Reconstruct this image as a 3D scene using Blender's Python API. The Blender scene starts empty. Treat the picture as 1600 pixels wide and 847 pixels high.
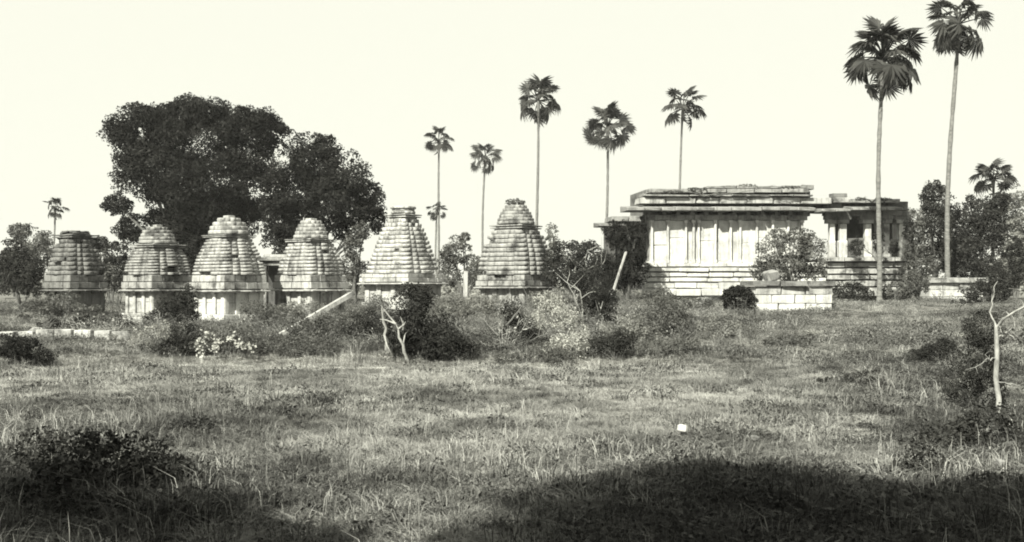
import bpy, bmesh, math
import numpy as np
from mathutils import Matrix, Vector, Euler

S = bpy.context.scene
COL = S.collection
rng = np.random.default_rng(11)
R = math.radians
F = 1716.0          # focal length in photograph pixels (photograph 1600 wide)
EYE = 1.6

# ------------------------------------------------------------------ camera, sky, sun, exposure
cam = bpy.data.cameras.new("camera")
cam.sensor_width = 36.0
cam.lens = 36.0 * F / 1600.0
cam.shift_y = 26.5 / 1600.0
cam.clip_start = 0.1
cam.clip_end = 6000
co = bpy.data.objects.new("camera", cam)
COL.objects.link(co)
co.location = (0, 0, EYE)
co.rotation_euler = (R(90), 0, 0)
S.camera = co

SUN_EL, SUN_AZ = 42.0, 207.0      # azimuth clockwise from +Y: behind the camera, to its left
world = bpy.data.worlds.new("World")
S.world = world
world.use_nodes = True
nt = world.node_tree
nt.nodes.clear()
sky = nt.nodes.new("ShaderNodeTexSky")
sky.sky_type = 'NISHITA'
sky.sun_disc = False
sky.sun_elevation = R(SUN_EL)
sky.sun_rotation = R(SUN_AZ)
sky.dust_density = 4.0
bw = nt.nodes.new("ShaderNodeRGBToBW")
mixv = nt.nodes.new("ShaderNodeMix"); mixv.data_type = 'FLOAT'
mixv.inputs[0].default_value = 0.85
mixv.inputs[3].default_value = 7.6
tint = nt.nodes.new("ShaderNodeMix"); tint.data_type = 'RGBA'; tint.blend_type = 'MULTIPLY'
tint.inputs[0].default_value = 1.0
tint.inputs[7].default_value = (1.0, 1.0, 0.865, 1)
bg = nt.nodes.new("ShaderNodeBackground"); bg.inputs[1].default_value = 0.05
wo = nt.nodes.new("ShaderNodeOutputWorld")
nt.links.new(sky.outputs[0], bw.inputs[0])
nt.links.new(bw.outputs[0], mixv.inputs[2])
nt.links.new(mixv.outputs[0], tint.inputs[6])
nt.links.new(tint.outputs[2], bg.inputs[0])
nt.links.new(bg.outputs[0], wo.inputs[0])

sun = bpy.data.lights.new("sun", 'SUN')
sun.energy = 5.0
sun.angle = R(0.53)
sun.color = (1.0, 0.985, 0.86)
so = bpy.data.objects.new("sun", sun)
COL.objects.link(so)
to_sun = Vector((math.sin(R(SUN_AZ)) * math.cos(R(SUN_EL)), math.cos(R(SUN_AZ)) * math.cos(R(SUN_EL)), math.sin(R(SUN_EL))))
so.rotation_euler = to_sun.to_track_quat('Z', 'Y').to_euler()
so.location = (0, -20, 40)

S.view_settings.view_transform = 'Standard'
S.view_settings.look = 'None'
S.view_settings.exposure = 1.5
S.view_settings.gamma = 1.0
S.render.engine = 'CYCLES'
S.cycles.filter_width = 1.9
S.cycles.max_bounces = 6
S.cycles.transparent_max_bounces = 8


# ------------------------------------------------------------------ helpers
def sstep(a, b, x):
    t = np.clip((np.asarray(x, float) - a) / (b - a), 0, 1)
    return t * t * (3 - 2 * t)


def ground_h(x, y):
    x = np.asarray(x, float); y = np.asarray(y, float)
    hi = 0.28 + 0.6 * sstep(-4, 5, x)
    z = sstep(23, 47, y) * hi + sstep(46, 66, y) * (0.95 - hi)
    near = 1 - sstep(60, 90, np.abs(y)) * 0.8
    z = z + near * (0.035 * np.sin(0.9 * x + 1.3) * np.sin(0.7 * y + 0.4) + 0.025 * np.sin(1.9 * x - 0.8 * y)
                    + 0.012 * np.sin(4.1 * x + 2.2 * y) + 0.010 * np.sin(-3.3 * x + 5.2 * y))
    z = z + 0.22 * np.exp(-((y - 23.6) / 0.8) ** 2) * sstep(-20, -6, x) * (1 - sstep(3, 9, x))   # low bank at the field's end
    return z


def gz(x, y):
    return float(ground_h(x, y))


def X(u, Y):
    return (u - 800.0) * Y / F


def Z(v, Y):
    return EYE - (v - 450.0) * Y / F


def props(o, label=None, cat=None, group=None, kind=None):
    if label: o['label'] = label
    if cat: o['category'] = cat
    if group: o['group'] = group
    if kind: o['kind'] = kind
    return o


def link(name, data, parent=None, mat=None):
    o = bpy.data.objects.new(name, data)
    COL.objects.link(o)
    if parent: o.parent = parent
    if mat is not None and data is not None and not data.materials:
        data.materials.append(mat)
    return o


def thing(name, label, cat, loc, rz=0.0, group=None):
    o = bpy.data.objects.new(name, None)
    o.empty_display_size = 0.3
    COL.objects.link(o)
    o.location = loc
    o.rotation_euler = (0, 0, rz)
    return props(o, label, cat, group)


def np_mesh(name, V, Q, smooth=False):
    V = np.asarray(V, np.float32).reshape(-1, 3)
    Q = np.asarray(Q, np.int32)
    k = Q.shape[1]
    me = bpy.data.meshes.new(name)
    me.vertices.add(len(V)); me.vertices.foreach_set("co", V.ravel())
    me.loops.add(Q.size); me.loops.foreach_set("vertex_index", Q.ravel())
    me.polygons.add(len(Q)); me.polygons.foreach_set("loop_start", np.arange(0, Q.size, k, dtype=np.int32))
    if smooth:
        me.polygons.foreach_set("use_smooth", np.ones(len(Q), bool))
    me.update(calc_edges=True)
    return me


class Geo:
    """collects quads"""
    def __init__(s): s.V = []; s.Q = []; s.n = 0
    def add(s, V, Q):
        V = np.asarray(V, float).reshape(-1, 3)
        s.V.append(V); s.Q.append(np.asarray(Q, int) + s.n); s.n += len(V)
    def tube(s, pts, rad, k=6):
        pts = np.asarray(pts, float); rad = np.asarray(rad, float)
        n = len(pts)
        T = np.gradient(pts, axis=0)
        T /= np.linalg.norm(T, axis=1)[:, None] + 1e-9
        ref = np.array([0.31, 0.9, 0.11]); 
        A = np.cross(T, ref); A /= np.linalg.norm(A, axis=1)[:, None] + 1e-9
        B = np.cross(T, A)
        th = np.linspace(0, 2 * np.pi, k, endpoint=False)
        V = pts[:, None, :] + rad[:, None, None] * (np.cos(th)[None, :, None] * A[:, None, :] + np.sin(th)[None, :, None] * B[:, None, :])
        i = np.arange(n - 1)[:, None] * k; j = np.arange(k)[None, :]; j2 = (j + 1) % k
        Q = np.stack([i + j, i + j2, i + k + j2, i + k + j], -1).reshape(-1, 4)
        s.add(V, Q)
    def leaves(s, C, N, size, rs, aspect=0.55):
        """diamond leaves at C with rough normals N"""
        n = len(C)
        a = rs.normal(size=(n, 3)); N = N + rs.normal(size=(n, 3)) * 0.55
        N /= np.linalg.norm(N, axis=1)[:, None] + 1e-9
        a -= (a * N).sum(1)[:, None] * N
        a /= np.linalg.norm(a, axis=1)[:, None] + 1e-9
        b = np.cross(N, a)
        l = size * (0.6 + 0.8 * rs.random(n))[:, None]
        V = np.stack([C - a * l * .5, C + b * l * aspect * .5 + N * l * .06, C + a * l * .5, C - b * l * aspect * .5 + N * l * .06], 1)
        s.add(V, np.arange(4 * n).reshape(n, 4))
    def mesh(s, name, smooth=False):
        return np_mesh(name, np.concatenate(s.V), np.concatenate(s.Q), smooth)


def spow(v):
    return v / (np.linalg.norm(v, axis=-1, keepdims=True) + 1e-9)


# ------------------------------------------------------------------ materials
def nodes_of(name):
    m = bpy.data.materials.new(name); m.use_nodes = True
    t = m.node_tree; t.nodes.clear()
    return m, t, t.nodes, t.links


def noise(N, L, scale, detail=4, rough=.6, vec=None):
    n = N.new("ShaderNodeTexNoise")
    n.inputs["Scale"].default_value = scale; n.inputs["Detail"].default_value = detail; n.inputs["Roughness"].default_value = rough
    if vec is not None: L.new(vec, n.inputs["Vector"])
    return n


def ramp(N, L, src, stops):
    r = N.new("ShaderNodeValToRGB")
    els = r.color_ramp.elements
    while len(els) < len(stops): els.new(0.5)
    for e, (p, c) in zip(els, stops):
        e.position = p; e.color = (c, c, c, 1) if not isinstance(c, tuple) else (*c, 1)
    L.new(src, r.inputs[0])
    return r


def mul(N, L, a, b, mode='MULTIPLY', fac=1.0):
    m = N.new("ShaderNodeMix"); m.data_type = 'RGBA'; m.blend_type = mode; m.inputs[0].default_value = fac
    for s, i in ((a, 6), (b, 7)):
        if isinstance(s, tuple): m.inputs[i].default_value = (*s, 1)
        else: L.new(s, m.inputs[i])
    return m.outputs[2]


def stone_mat(name, base, stain=0.55, scale=1.0, bump=0.25):
    """weathered stone: lichen blotches, rain streaks, grain; every block a little lighter or darker"""
    m, t, N, L = nodes_of(name)
    geo = N.new("ShaderNodeNewGeometry")
    oi = N.new("ShaderNodeObjectInfo")
    big = noise(N, L, 1.6 * scale, 5, .65, geo.outputs["Position"])
    mp = N.new("ShaderNodeMapping"); mp.inputs["Scale"].default_value = (5 * scale, 5 * scale, .7 * scale)
    L.new(geo.outputs["Position"], mp.inputs[0])
    streak = noise(N, L, 1.3, 4, .6, mp.outputs[0])
    fine = noise(N, L, 22, 4, .7, geo.outputs["Position"])
    r1 = ramp(N, L, big.outputs[0], [(.36, stain), (.5, .88), (.62, 1.0)])
    r2 = ramp(N, L, streak.outputs[0], [(.36, .55 + .3 * stain), (.52, 1.0)])
    r3 = ramp(N, L, fine.outputs[0], [(.3, .78), (.7, 1.1)])
    rr = ramp(N, L, oi.outputs["Random"], [(0, .86), (1, 1.06)])
    c = mul(N, L, (base, base, base * .97), r1.outputs[0])
    c = mul(N, L, c, r2.outputs[0]); c = mul(N, L, c, r3.outputs[0]); c = mul(N, L, c, rr.outputs[0])
    b = N.new("ShaderNodeBsdfPrincipled"); b.inputs["Roughness"].default_value = .92
    b.inputs["Specular IOR Level"].default_value = .2
    L.new(c, b.inputs["Base Color"])
    bm = N.new("ShaderNodeBump"); bm.inputs["Strength"].default_value = bump; bm.inputs["Distance"].default_value = .06
    n2 = noise(N, L, 7, 6, .7, geo.outputs["Position"])
    L.new(n2.outputs[0], bm.inputs["Height"]); L.new(bm.outputs[0], b.inputs["Normal"])
    o = N.new("ShaderNodeOutputMaterial"); L.new(b.outputs[0], o.inputs[0])
    return m


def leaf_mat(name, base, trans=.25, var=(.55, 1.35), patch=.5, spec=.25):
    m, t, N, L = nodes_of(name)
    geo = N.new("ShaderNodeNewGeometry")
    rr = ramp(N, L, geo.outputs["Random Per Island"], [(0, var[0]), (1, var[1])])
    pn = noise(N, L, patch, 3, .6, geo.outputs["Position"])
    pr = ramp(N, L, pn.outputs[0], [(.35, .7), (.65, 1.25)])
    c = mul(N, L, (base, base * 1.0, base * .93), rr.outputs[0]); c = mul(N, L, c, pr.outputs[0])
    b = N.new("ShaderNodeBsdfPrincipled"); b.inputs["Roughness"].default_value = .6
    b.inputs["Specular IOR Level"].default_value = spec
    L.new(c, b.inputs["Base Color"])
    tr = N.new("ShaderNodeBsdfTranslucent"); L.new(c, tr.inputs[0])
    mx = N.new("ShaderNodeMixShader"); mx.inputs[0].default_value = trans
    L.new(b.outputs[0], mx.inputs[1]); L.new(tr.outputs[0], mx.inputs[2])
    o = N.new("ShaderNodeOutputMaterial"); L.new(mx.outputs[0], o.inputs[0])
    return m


def grass_mat(name, lo, hi, scale=.35):
    m, t, N, L = nodes_of(name)
    geo = N.new("ShaderNodeNewGeometry"); oi = N.new("ShaderNodeObjectInfo")
    pn = noise(N, L, scale, 5, .65, geo.outputs["Position"])
    pr = ramp(N, L, pn.outputs[0], [(.36, lo), (.5, (lo + hi) / 2), (.64, hi)])
    r1 = ramp(N, L, oi.outputs["Random"], [(0, .6), (1, 1.3)])
    r2 = ramp(N, L, geo.outputs["Random Per Island"], [(0, .6), (1, 1.35)])
    c = mul(N, L, pr.outputs[0], r1.outputs[0]); c = mul(N, L, c, r2.outputs[0]); c = mul(N, L, c, (1, 1, .95))
    b = N.new("ShaderNodeBsdfPrincipled"); b.inputs["Roughness"].default_value = .7; b.inputs["Specular IOR Level"].default_value = .15
    L.new(c, b.inputs["Base Color"])
    tr = N.new("ShaderNodeBsdfTranslucent"); L.new(c, tr.inputs[0])
    mx = N.new("ShaderNodeMixShader"); mx.inputs[0].default_value = .12
    L.new(b.outputs[0], mx.inputs[1]); L.new(tr.outputs[0], mx.inputs[2])
    o = N.new("ShaderNodeOutputMaterial"); L.new(mx.outputs[0], o.inputs[0])
    return m


def bark_mat(name, lo, hi, sc=(6, 6, 2)):
    m, t, N, L = nodes_of(name)
    geo = N.new("ShaderNodeNewGeometry")
    mp = N.new("ShaderNodeMapping"); mp.inputs["Scale"].default_value = sc
    L.new(geo.outputs["Position"], mp.inputs[0])
    n = noise(N, L, 1.5, 5, .65, mp.outputs[0])
    r = ramp(N, L, n.outputs[0], [(.32, lo), (.66, hi)])
    c = mul(N, L, r.outputs[0], (1, 1, .95))
    b = N.new("ShaderNodeBsdfPrincipled"); b.inputs["Roughness"].default_value = .9
    L.new(c, b.inputs["Base Color"])
    bm = N.new("ShaderNodeBump"); bm.inputs["Strength"].default_value = .4; bm.inputs["Distance"].default_value = .03
    L.new(n.outputs[0], bm.inputs["Height"]); L.new(bm.outputs[0], b.inputs["Normal"])
    o = N.new("ShaderNodeOutputMaterial"); L.new(b.outputs[0], o.inputs[0])
    return m


M = {
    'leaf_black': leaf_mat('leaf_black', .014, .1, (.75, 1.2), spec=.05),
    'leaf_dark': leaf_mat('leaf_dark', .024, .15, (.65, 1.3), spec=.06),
    'leaf_mid': leaf_mat('leaf_mid', .07, .25),
    'leaf_grey': leaf_mat('leaf_grey', .14, .25),
    'leaf_pale': leaf_mat('leaf_pale', .3, .25),
    'frond': leaf_mat('frond', .032, .15, spec=.15),
    'bark_dark': bark_mat('bark_dark', .04, .1),
    'bark_pale': bark_mat('bark_pale', .11, .28, (9, 9, 5)),
    'palm_bark': bark_mat('palm_bark', .05, .15, (3, 3, 9)),
    'palm_boot': bark_mat('palm_boot', .05, .14, (9, 9, 9)),
    'stone_grey': stone_mat('stone_grey', .15, .35),
    'stone_mid': stone_mat('stone_mid', .25, .22),
    'stone_light': stone_mat('stone_light', .32, .25),
    'stone_pale': stone_mat('stone_pale', .36, .36),
    'stone_white': stone_mat('stone_white', .46, .66, bump=.3),
    'stone_shaded': stone_mat('stone_shaded', .08, .5),  # dark base tone carries the shade of porch, wing and doorway interiors
    'stone_roof': stone_mat('stone_roof', .22, .45),
    'grass_dry': grass_mat('grass_dry', .11, .30),
    'grass_scrub': grass_mat('grass_scrub', .05, .19, .3),
    'grass_tall_and_shade': grass_mat('grass_tall_and_shade', .02, .06, .5),  # dark grass; its tone also deepens the foreground shadow
    'flower': leaf_mat('flower', .3, .3, (.8, 1.1)),
}


def ground_mat():
    m, t, N, L = nodes_of('ground_soil')
    geo = N.new("ShaderNodeNewGeometry")
    a = noise(N, L, .35, 6, .7, geo.outputs["Position"]); b_ = noise(N, L, 9, 6, .75, geo.outputs["Position"])
    r1 = ramp(N, L, a.outputs[0], [(.35, .07), (.65, .17)]); r2 = ramp(N, L, b_.outputs[0], [(.3, .55), (.7, 1.3)])
    c = mul(N, L, r1.outputs[0], r2.outputs[0]); c = mul(N, L, c, (1, .99, .93))
    b = N.new("ShaderNodeBsdfPrincipled"); b.inputs["Roughness"].default_value = .95; b.inputs["Specular IOR Level"].default_value = .1
    L.new(c, b.inputs["Base Color"])
    bm = N.new("ShaderNodeBump"); bm.inputs["Strength"].default_value = .6; bm.inputs["Distance"].default_value = .06
    L.new(b_.outputs[0], bm.inputs["Height"]); L.new(bm.outputs[0], b.inputs["Normal"])
    o = N.new("ShaderNodeOutputMaterial"); L.new(b.outputs[0], o.inputs[0])
    return m


# ------------------------------------------------------------------ the ground
def axis(inner, step, outer):
    a = np.arange(-inner, inner + 1e-6, step)
    b = inner * np.geomspace(1.15, outer / inner, 24)
    return np.concatenate([-b[::-1], a, b])


gx = axis(45, .6, 1500); gy = np.concatenate([-axis(30, 1, 1500)[-24:][::-1], np.arange(-30, 85, .5), 85 * np.geomspace(1.03, 1500 / 85, 30)])
XX, YY = np.meshgrid(gx, gy)
VV = np.stack([XX, YY, ground_h(XX, YY)], -1).reshape(-1, 3)
nx, ny = len(gx), len(gy)
ii = (np.arange(ny - 1)[:, None] * nx + np.arange(nx - 1)[None, :]).ravel()
QQ = np.stack([ii, ii + 1, ii + nx + 1, ii + nx], 1)
g = link("ground", np_mesh("ground", VV, QQ, True), None, ground_mat())
props(g, 'rough open field rising gently to the ruined shrines', 'ground', kind='structure')

# ------------------------------------------------------------------ stone pieces (shared meshes)
def chamfer_box(seed, ch=.05, jit=.02, slope=0.0):
    rs = np.random.default_rng(seed)
    bm = bmesh.new()
    bmesh.ops.create_cube(bm, size=1.0)
    if slope:
        for v in bm.verts:
            if v.co.y < 0 and v.co.z > 0: v.co.z -= slope
    bmesh.ops.bevel(bm, geom=list(bm.edges), offset=ch, segments=1, affect='EDGES', profile=.5)
    for v in bm.verts:
        v.co += Vector(rs.normal(size=3) * jit)
    me = bpy.data.meshes.new("stone_piece")
    bm.to_mesh(me); bm.free()
    return me


def roll_piece(seed, allround):
    """a course stone with a rounded, weathered face (front at -Y, or all round)"""
    rs = np.random.default_rng(seed); G = Geo(); V = []; Q = []
    for i, (z, k_) in enumerate(((-.5, .455), (-.36, .492), (.05, .5), (.34, .482), (.5, .43))):
        kx_ = k_ if allround else .5
        kb = k_ if allround else .5
        V += [(-kx_, -k_, z), (kx_, -k_, z), (kx_, kb, z), (-kx_, kb, z)]
        if i:
            b = 4 * (i - 1)
            Q += [(b + j, b + (j + 1) % 4, b + 4 + (j + 1) % 4, b + 4 + j) for j in range(4)]
    Q += [(3, 2, 1, 0), (16, 17, 18, 19)]
    V = np.array(V) + rs.normal(size=(20, 3)) * np.array([.006, .014, .02])
    G.add(V, Q)
    return G.mesh("stone_piece")


PLAN = 1.13
BOX = {}
def piece_mesh(mat, kind):
    key = (mat, kind)
    if key not in BOX:
        if kind == 'block': vs = [chamfer_box(i, .04, .012) for i in range(5)]
        elif kind == 'slab': vs = [chamfer_box(20 + i, .05, .010) for i in range(4)]
        elif kind == 'roll': vs = [roll_piece(80 + i, False) for i in range(6)]
        elif kind == 'corner': vs = [roll_piece(90 + i, True) for i in range(6)]
        elif kind == 'plain': vs = [chamfer_box(40 + i, .012, .002) for i in range(3)]
        else: vs = [chamfer_box(60 + i, .05, .012, .55) for i in range(3)]
        for me in vs: me.materials.append(M[mat])
        BOX[key] = vs
    return BOX[key]


def piece(parent, name, c, s, mat, kind='block', rz=0.0, ry=0.0):
    vs = piece_mesh(mat, kind)
    o = bpy.data.objects.new(name, vs[int(rng.integers(len(vs)))])
    COL.objects.link(o); o.parent = parent
    o.location = c; o.scale = s; o.rotation_euler = (0, ry, rz)
    return o


def side_piece(root, name, side, along, out, z, L_, D_, H_, mat, kind='block', jig=0.0):
    """a piece on one of the four faces: 'along' the face, its outer face at 'out' from the centre"""
    a = side * math.pi / 2
    r = out - D_ / 2
    # face 0 looks to -Y
    x, y = along, -r
    cx = x * math.cos(a) - y * math.sin(a); cy = x * math.sin(a) + y * math.cos(a)
    return piece(root, name, (cx, cy, z), (L_, D_, H_), mat, kind, a + jig, 0)


def shrine(u, Y, yaw, vc, prof, vneck, crown, mat, label, wall_w=.86, tiers=8, rathas=True, wall_mat=None, ruin=False,
           vbody=430, flat_top=False, name='stone_shrine'):
    """square shrine: plinth, panelled wall, eave, stepped and ribbed tower, neck slabs and dome.
       prof: silhouette half widths in photo px at given v; crown: same above the neck"""
    k = Y / F
    x0 = X(u, Y); zg = gz(x0, Y) - .05
    ya = R(yaw)
    root = thing(name, label, 'shrine', (x0, Y, zg), ya, 'small towered shrines of the ruined group')
    sil = abs(math.cos(ya)) + abs(math.sin(ya))
    wall_mat = wall_mat or mat
    zz = lambda v: Z(v, Y) - zg
    vs = np.array([p[0] for p in prof], float)[::-1]; hs = np.array([p[1] for p in prof], float)[::-1]
    o_ = np.argsort(vs)
    half = lambda v: float(np.interp(v, vs[o_], hs[o_])) * k / sil
    hb = half(vc)
    core = Geo()
    def corebox(h0, z0, h1, z1):
        b = [(-h0, -h0, z0), (h0, -h0, z0), (h0, h0, z0), (-h0, h0, z0), (-h1, -h1, z1), (h1, -h1, z1), (h1, h1, z1), (-h1, h1, z1)]
        core.add(b, [(0, 1, 5, 4), (1, 2, 6, 5), (2, 3, 7, 6), (3, 0, 4, 7), (4, 5, 6, 7), (3, 2, 1, 0)])
    # plinth and wall
    hw = hb * wall_w
    zc = zz(vc)
    pl = min(.34, zc * .28)
    for s in range(4):
        n = 3
        for i in range(n):
            L_ = 2 * (hw + .14) / n
            side_piece(root, 'plinth_stone', s, -hw - .14 + L_ * (i + .5), hw + .14, pl * .5, L_ * .985, .3, pl, wall_mat)
        # pilasters at corners and beside the centre, panels between
        z0, z1 = pl, zc - .1
        zm = (z0 + z1) / 2; hh = z1 - z0
        pw = hw * .2
        for c in (-hw + pw / 2, -hw * .34, hw * .34, hw - pw / 2):
            side_piece(root, 'pilaster', s, c, hw + .035, zm, pw, .2, hh - .01, wall_mat, 'slab')
            side_piece(root, 'bracket', s, c, hw + .09, z1 - .05, pw * 1.35, .2, .12, wall_mat, 'slab')
        for c, w in ((-hw * .62, hw * .36), (0, hw * .48), (hw * .62, hw * .36)):
            nb = 2
            for b in range(nb):
                side_piece(root, 'wall_stone', s, c, hw - .03 + rng.uniform(-.012, .012), z0 + hh * (b + .5) / nb, w, .2, hh / nb * .975, wall_mat, 'slab')
    corebox(hw - .1, 0, hw - .1, zc)
    # eave slabs
    he = hb * 1.04
    for s in range(4):
        n = 3
        for i in range(n):
            L_ = 2 * he / n
            side_piece(root, 'eave_slab', s, -he + L_ * (i + .5), he + .08, zc - .05, L_ * .985, .5, .11, mat, 'wedge')
    # base courses
    zb = zz(vbody)
    hbb = half(vbody)
    nb = 2
    for b in range(nb):
        z0 = zc + (zb - zc) * b / nb; z1 = zc + (zb - zc) * (b + 1) / nb
        h_ = (hb if b == 0 else hb * .95)
        for s in range(4):
            n = 4
            for i in range(n):
                L_ = 2 * h_ / n
                side_piece(root, 'base_stone', s, -h_ + L_ * (i + .5), h_ + rng.uniform(-.015, .015), (z0 + z1) / 2, L_ * .97, .3, (z1 - z0) * .9, mat)
    corebox(hb - .12, zc, hbb - .12, zb)
    # tower tiers
    zt = zz(vneck)
    for t in range(tiers):
        f0, f1 = t / tiers, (t + 1) / tiers
        z0, z1 = zb + (zt - zb) * f0, zb + (zt - zb) * f1
        vm = vbody + (vneck - vbody) * (f0 + f1) / 2
        h = half(vm)
        dz = z1 - z0
        h *= PLAN
        er = lambda q: rng.uniform(-q, q)
        for s in range(4):
            ca = s * math.pi / 2 + math.pi / 4
            if rng.random() > (.12 if ruin else .04):
                q = .69 * h * math.sqrt(2)
                piece(root, 'corner_stone', (q * math.cos(ca), q * math.sin(ca), z0 + dz * .45), (.40 * h, .40 * h, dz * .88), mat, 'corner', s * math.pi / 2 + er(.02))
            for (c, w, pr) in ((-.37, .30, .95), (0, .46, 1.03), (.37, .30, .95)):
                if rng.random() < (.10 if ruin else .025): continue
                side_piece(root, 'tower_stone', s, c * h, h * pr + er(.015), z0 + dz * .45, w * h * .99, .45, dz * .88 + er(.008), mat, 'roll', er(.01))
            side_piece(root, 'recessed_course', s, 0, h * .88, z0 + dz * .94, h * 1.30, .3, dz * .14, mat, 'slab')
        corebox(h * .72, z0, h * .72, z1)
    # neck and crown
    ck = [(c[0], c[1] * k / sil) for c in crown]
    if ck:
        hn = half(vneck)
        vt0 = ck[0][0]
        dzn = zz(vt0) - zt
        for b, (dh, th) in enumerate(((-.02, .22), (.13, .2), (-.08, .2), (.16, .2), (-.10, .18))):
            z0 = zt + dzn * sum(q[1] for q in ((-.02, .22), (.13, .2), (-.08, .2), (.16, .2), (-.10, .18))[:b])
            for s in range(4):
                for c in (-.5, .5):
                    h_ = hn + dh
                    side_piece(root, 'neck_slab', s, c * h_, h_ + rng.uniform(-.01, .01), z0 + dzn * th / 2, h_ * .99, h_ * .6, dzn * th * .98, mat, 'slab')
        corebox(hn - .22, zt, hn - .22, zz(vt0))
        # dome of stone courses
        vts = np.array([c[0] for c in ck]); hts = np.array([c[1] for c in ck])
        vtop = ck[-1][0]
        nt_ = max(3, int(round((zz(vtop) - zz(vt0)) / .15)))
        for t in range(nt_):
            va = vt0 + (vtop - vt0) * t / nt_; vb = vt0 + (vtop - vt0) * (t + 1) / nt_
            h = float(np.interp(-(va + vb) / 2, -vts, hts))
            z0, z1 = zz(va), zz(vb)
            n = 12
            hr = h * sil
            for i in range(n):
                if ruin and rng.random() < .3: continue
                th = (i + .5 * (t % 2)) * 2 * math.pi / n
                dd = min(.3, hr * .8); rr = hr - dd / 2 + rng.uniform(-.01, .01)
                piece(root, 'dome_stone', (math.sin(th) * rr, -math.cos(th) * rr, (z0 + z1) / 2), (2.05 * math.pi * hr / n, dd, (z1 - z0) * .97), mat, 'roll', th)
            corebox(max(h - .12, .03), z0, max(h - .14, .03), z1)
        if not flat_top and not ruin:
            hcap = ck[-1][1]
            piece(root, 'cap_stone', (0, 0, zz(vtop) + .03), (hcap * 1.5, hcap * 1.5, .14), mat)
    link('core_masonry', core.mesh('core_masonry'), root, M[mat])
    return root


shrine(118, 47, -33, 451, [(451, 48), (430, 43), (410, 38), (385, 32), (372, 27)], 374, [(366, 23), (361, 19)], 'stone_grey',
       'dark weathered ruined shrine with a broken top, leftmost of the shrine row', ruin=True, tiers=8)
shrine(246, 46, -36, 451, [(451, 54), (430, 50), (415, 48), (400, 43), (390, 37), (386, 30)], 389, [(381, 28), (372, 26), (364, 23), (358, 17), (355, 10)], 'stone_mid',
       'low domed shrine left of the tallest domed shrine, in front of the big dark tree', wall_mat='stone_pale', tiers=9)
shrine(358, 44, -38, 452, [(452, 60), (430, 56), (415, 53), (400, 48), (386, 41), (371, 33)], 373, [(367, 32), (360, 30), (352, 26), (346, 20), (341, 12)], 'stone_light',
       'tall domed shrine with white panelled wall right of the big tree trunk', wall_mat='stone_white', tiers=11)
shrine(486, 46, -35, 451, [(451, 58), (430, 51), (412, 48), (395, 42), (385, 37), (378, 31)], 380, [(373, 27), (366, 25), (358, 22), (350, 19), (345, 12)], 'stone_light',
       'domed shrine with ribbed courses in front of the smaller dark tree', wall_mat='stone_pale', tiers=9)
shrine(630, 55, -33, 441, [(441, 67), (427, 57), (400, 48), (380, 41), (360, 33), (348, 26), (340, 21)], 342, [(334, 19), (328, 17), (323, 21)], 'stone_pale',
       'pale stepped pyramid shrine with a flat slab on top beside a thin palm', tiers=13, vbody=428, flat_top=True)
shrine(806, 52, -33, 447, [(447, 63), (430, 59), (410, 57), (390, 52), (370, 44), (359, 34)], 360, [(351, 30), (342, 27), (333, 23), (326, 19), (321, 15)], 'stone_mid',
       'stepped shrine with a tuft of weeds growing from its top', tiers=10, flat_top=True)

# small flat roofed cell between two shrines
k = 52 / F
xc = X(432, 52); zc_ = gz(xc, 52)
cell = thing('flat_roofed_cell', 'small flat roofed stone cell with a dark doorway between two domed shrines', 'stone cell', (xc, 52, zc_), 0)
zr = Z(405, 52) - zc_
for i, sx in enumerate((-.72, .72)):
    piece(cell, 'jamb', (sx * .8, 0, (zr - .3) / 2), (.3, .5, zr - .3), 'stone_mid', 'slab')
piece(cell, 'lintel', (0, 0, zr - .2), (1.5, .55, .22), 'stone_mid', 'slab')
piece(cell, 'roof_slab', (0, .5, zr), (1.9, 1.9, .16), 'stone_light', 'slab')
piece(cell, 'roof_slab', (0.05, .5, zr + .16), (1.3, 1.4, .13), 'stone_light', 'slab')
piece(cell, 'rear_wall', (0, 1.2, zr / 2 - .1), (1.5, .3, zr - .2), 'stone_shaded', 'slab')

# ------------------------------------------------------------------ the long flat roofed temple
TY = 56.0; TYAW = R(7)
ROUGH = {'eave_slab': .07, 'roof_slab': .06}
tx0 = X(1160, TY); tz0 = gz(tx0, TY) - .05
temple = thing('flat_roofed_temple', 'long pale stone temple with flat slab roofs, moulded plinth and pillared porch', 'temple', (tx0, TY, tz0), TYAW)
ct, st = math.cos(TYAW), math.sin(TYAW)
def fac(u, out=0.0):
    """local x on the facade (offset 'out' towards the viewer) for photo column u; also depth there"""
    # local (s, -out) -> world x = tx0 + s ct + out st ; y = TY + s st - out ct ; x/y = (u-800)/F
    r = (u - 800.0) / F
    s = (r * (TY - out * ct) - tx0 - out * st) / (ct - r * st)
    return s, TY + s * st - out * ct
def tz(v, u=1160, out=0.0):
    return Z(v, fac(u, out)[1]) - tz0
def tpiece(name, u0, u1, v0, v1, out, depth, mat, kind='slab'):
    s0, s1 = fac(u0, out)[0], fac(u1, out)[0]
    um = (u0 + u1) / 2
    z0, z1 = tz(v1, um, out), tz(v0, um, out)
    return piece(temple, name, ((s0 + s1) / 2, -out + depth / 2, (z0 + z1) / 2), (s1 - s0, depth, z1 - z0), mat, kind)
def trun(name, u0, u1, n, v0, v1, out, depth, mat, kind='slab', jog=.01):
    e = np.linspace(u0, u1, n + 1)
    if n > 2: e[1:-1] += rng.uniform(-.18, .18, n - 1) * (u1 - u0) / n
    for a, b in zip(e[:-1], e[1:]):
        tpiece(name, a + .25, b - .25, v0 + rng.uniform(-.6, .6), v1 + rng.uniform(-.5, .5), out + rng.uniform(-1, 1) * ROUGH.get(name, jog), depth, mat, kind).rotation_euler[1] = rng.normal() * .004 * (2.5 if name in ROUGH else 1)

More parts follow.
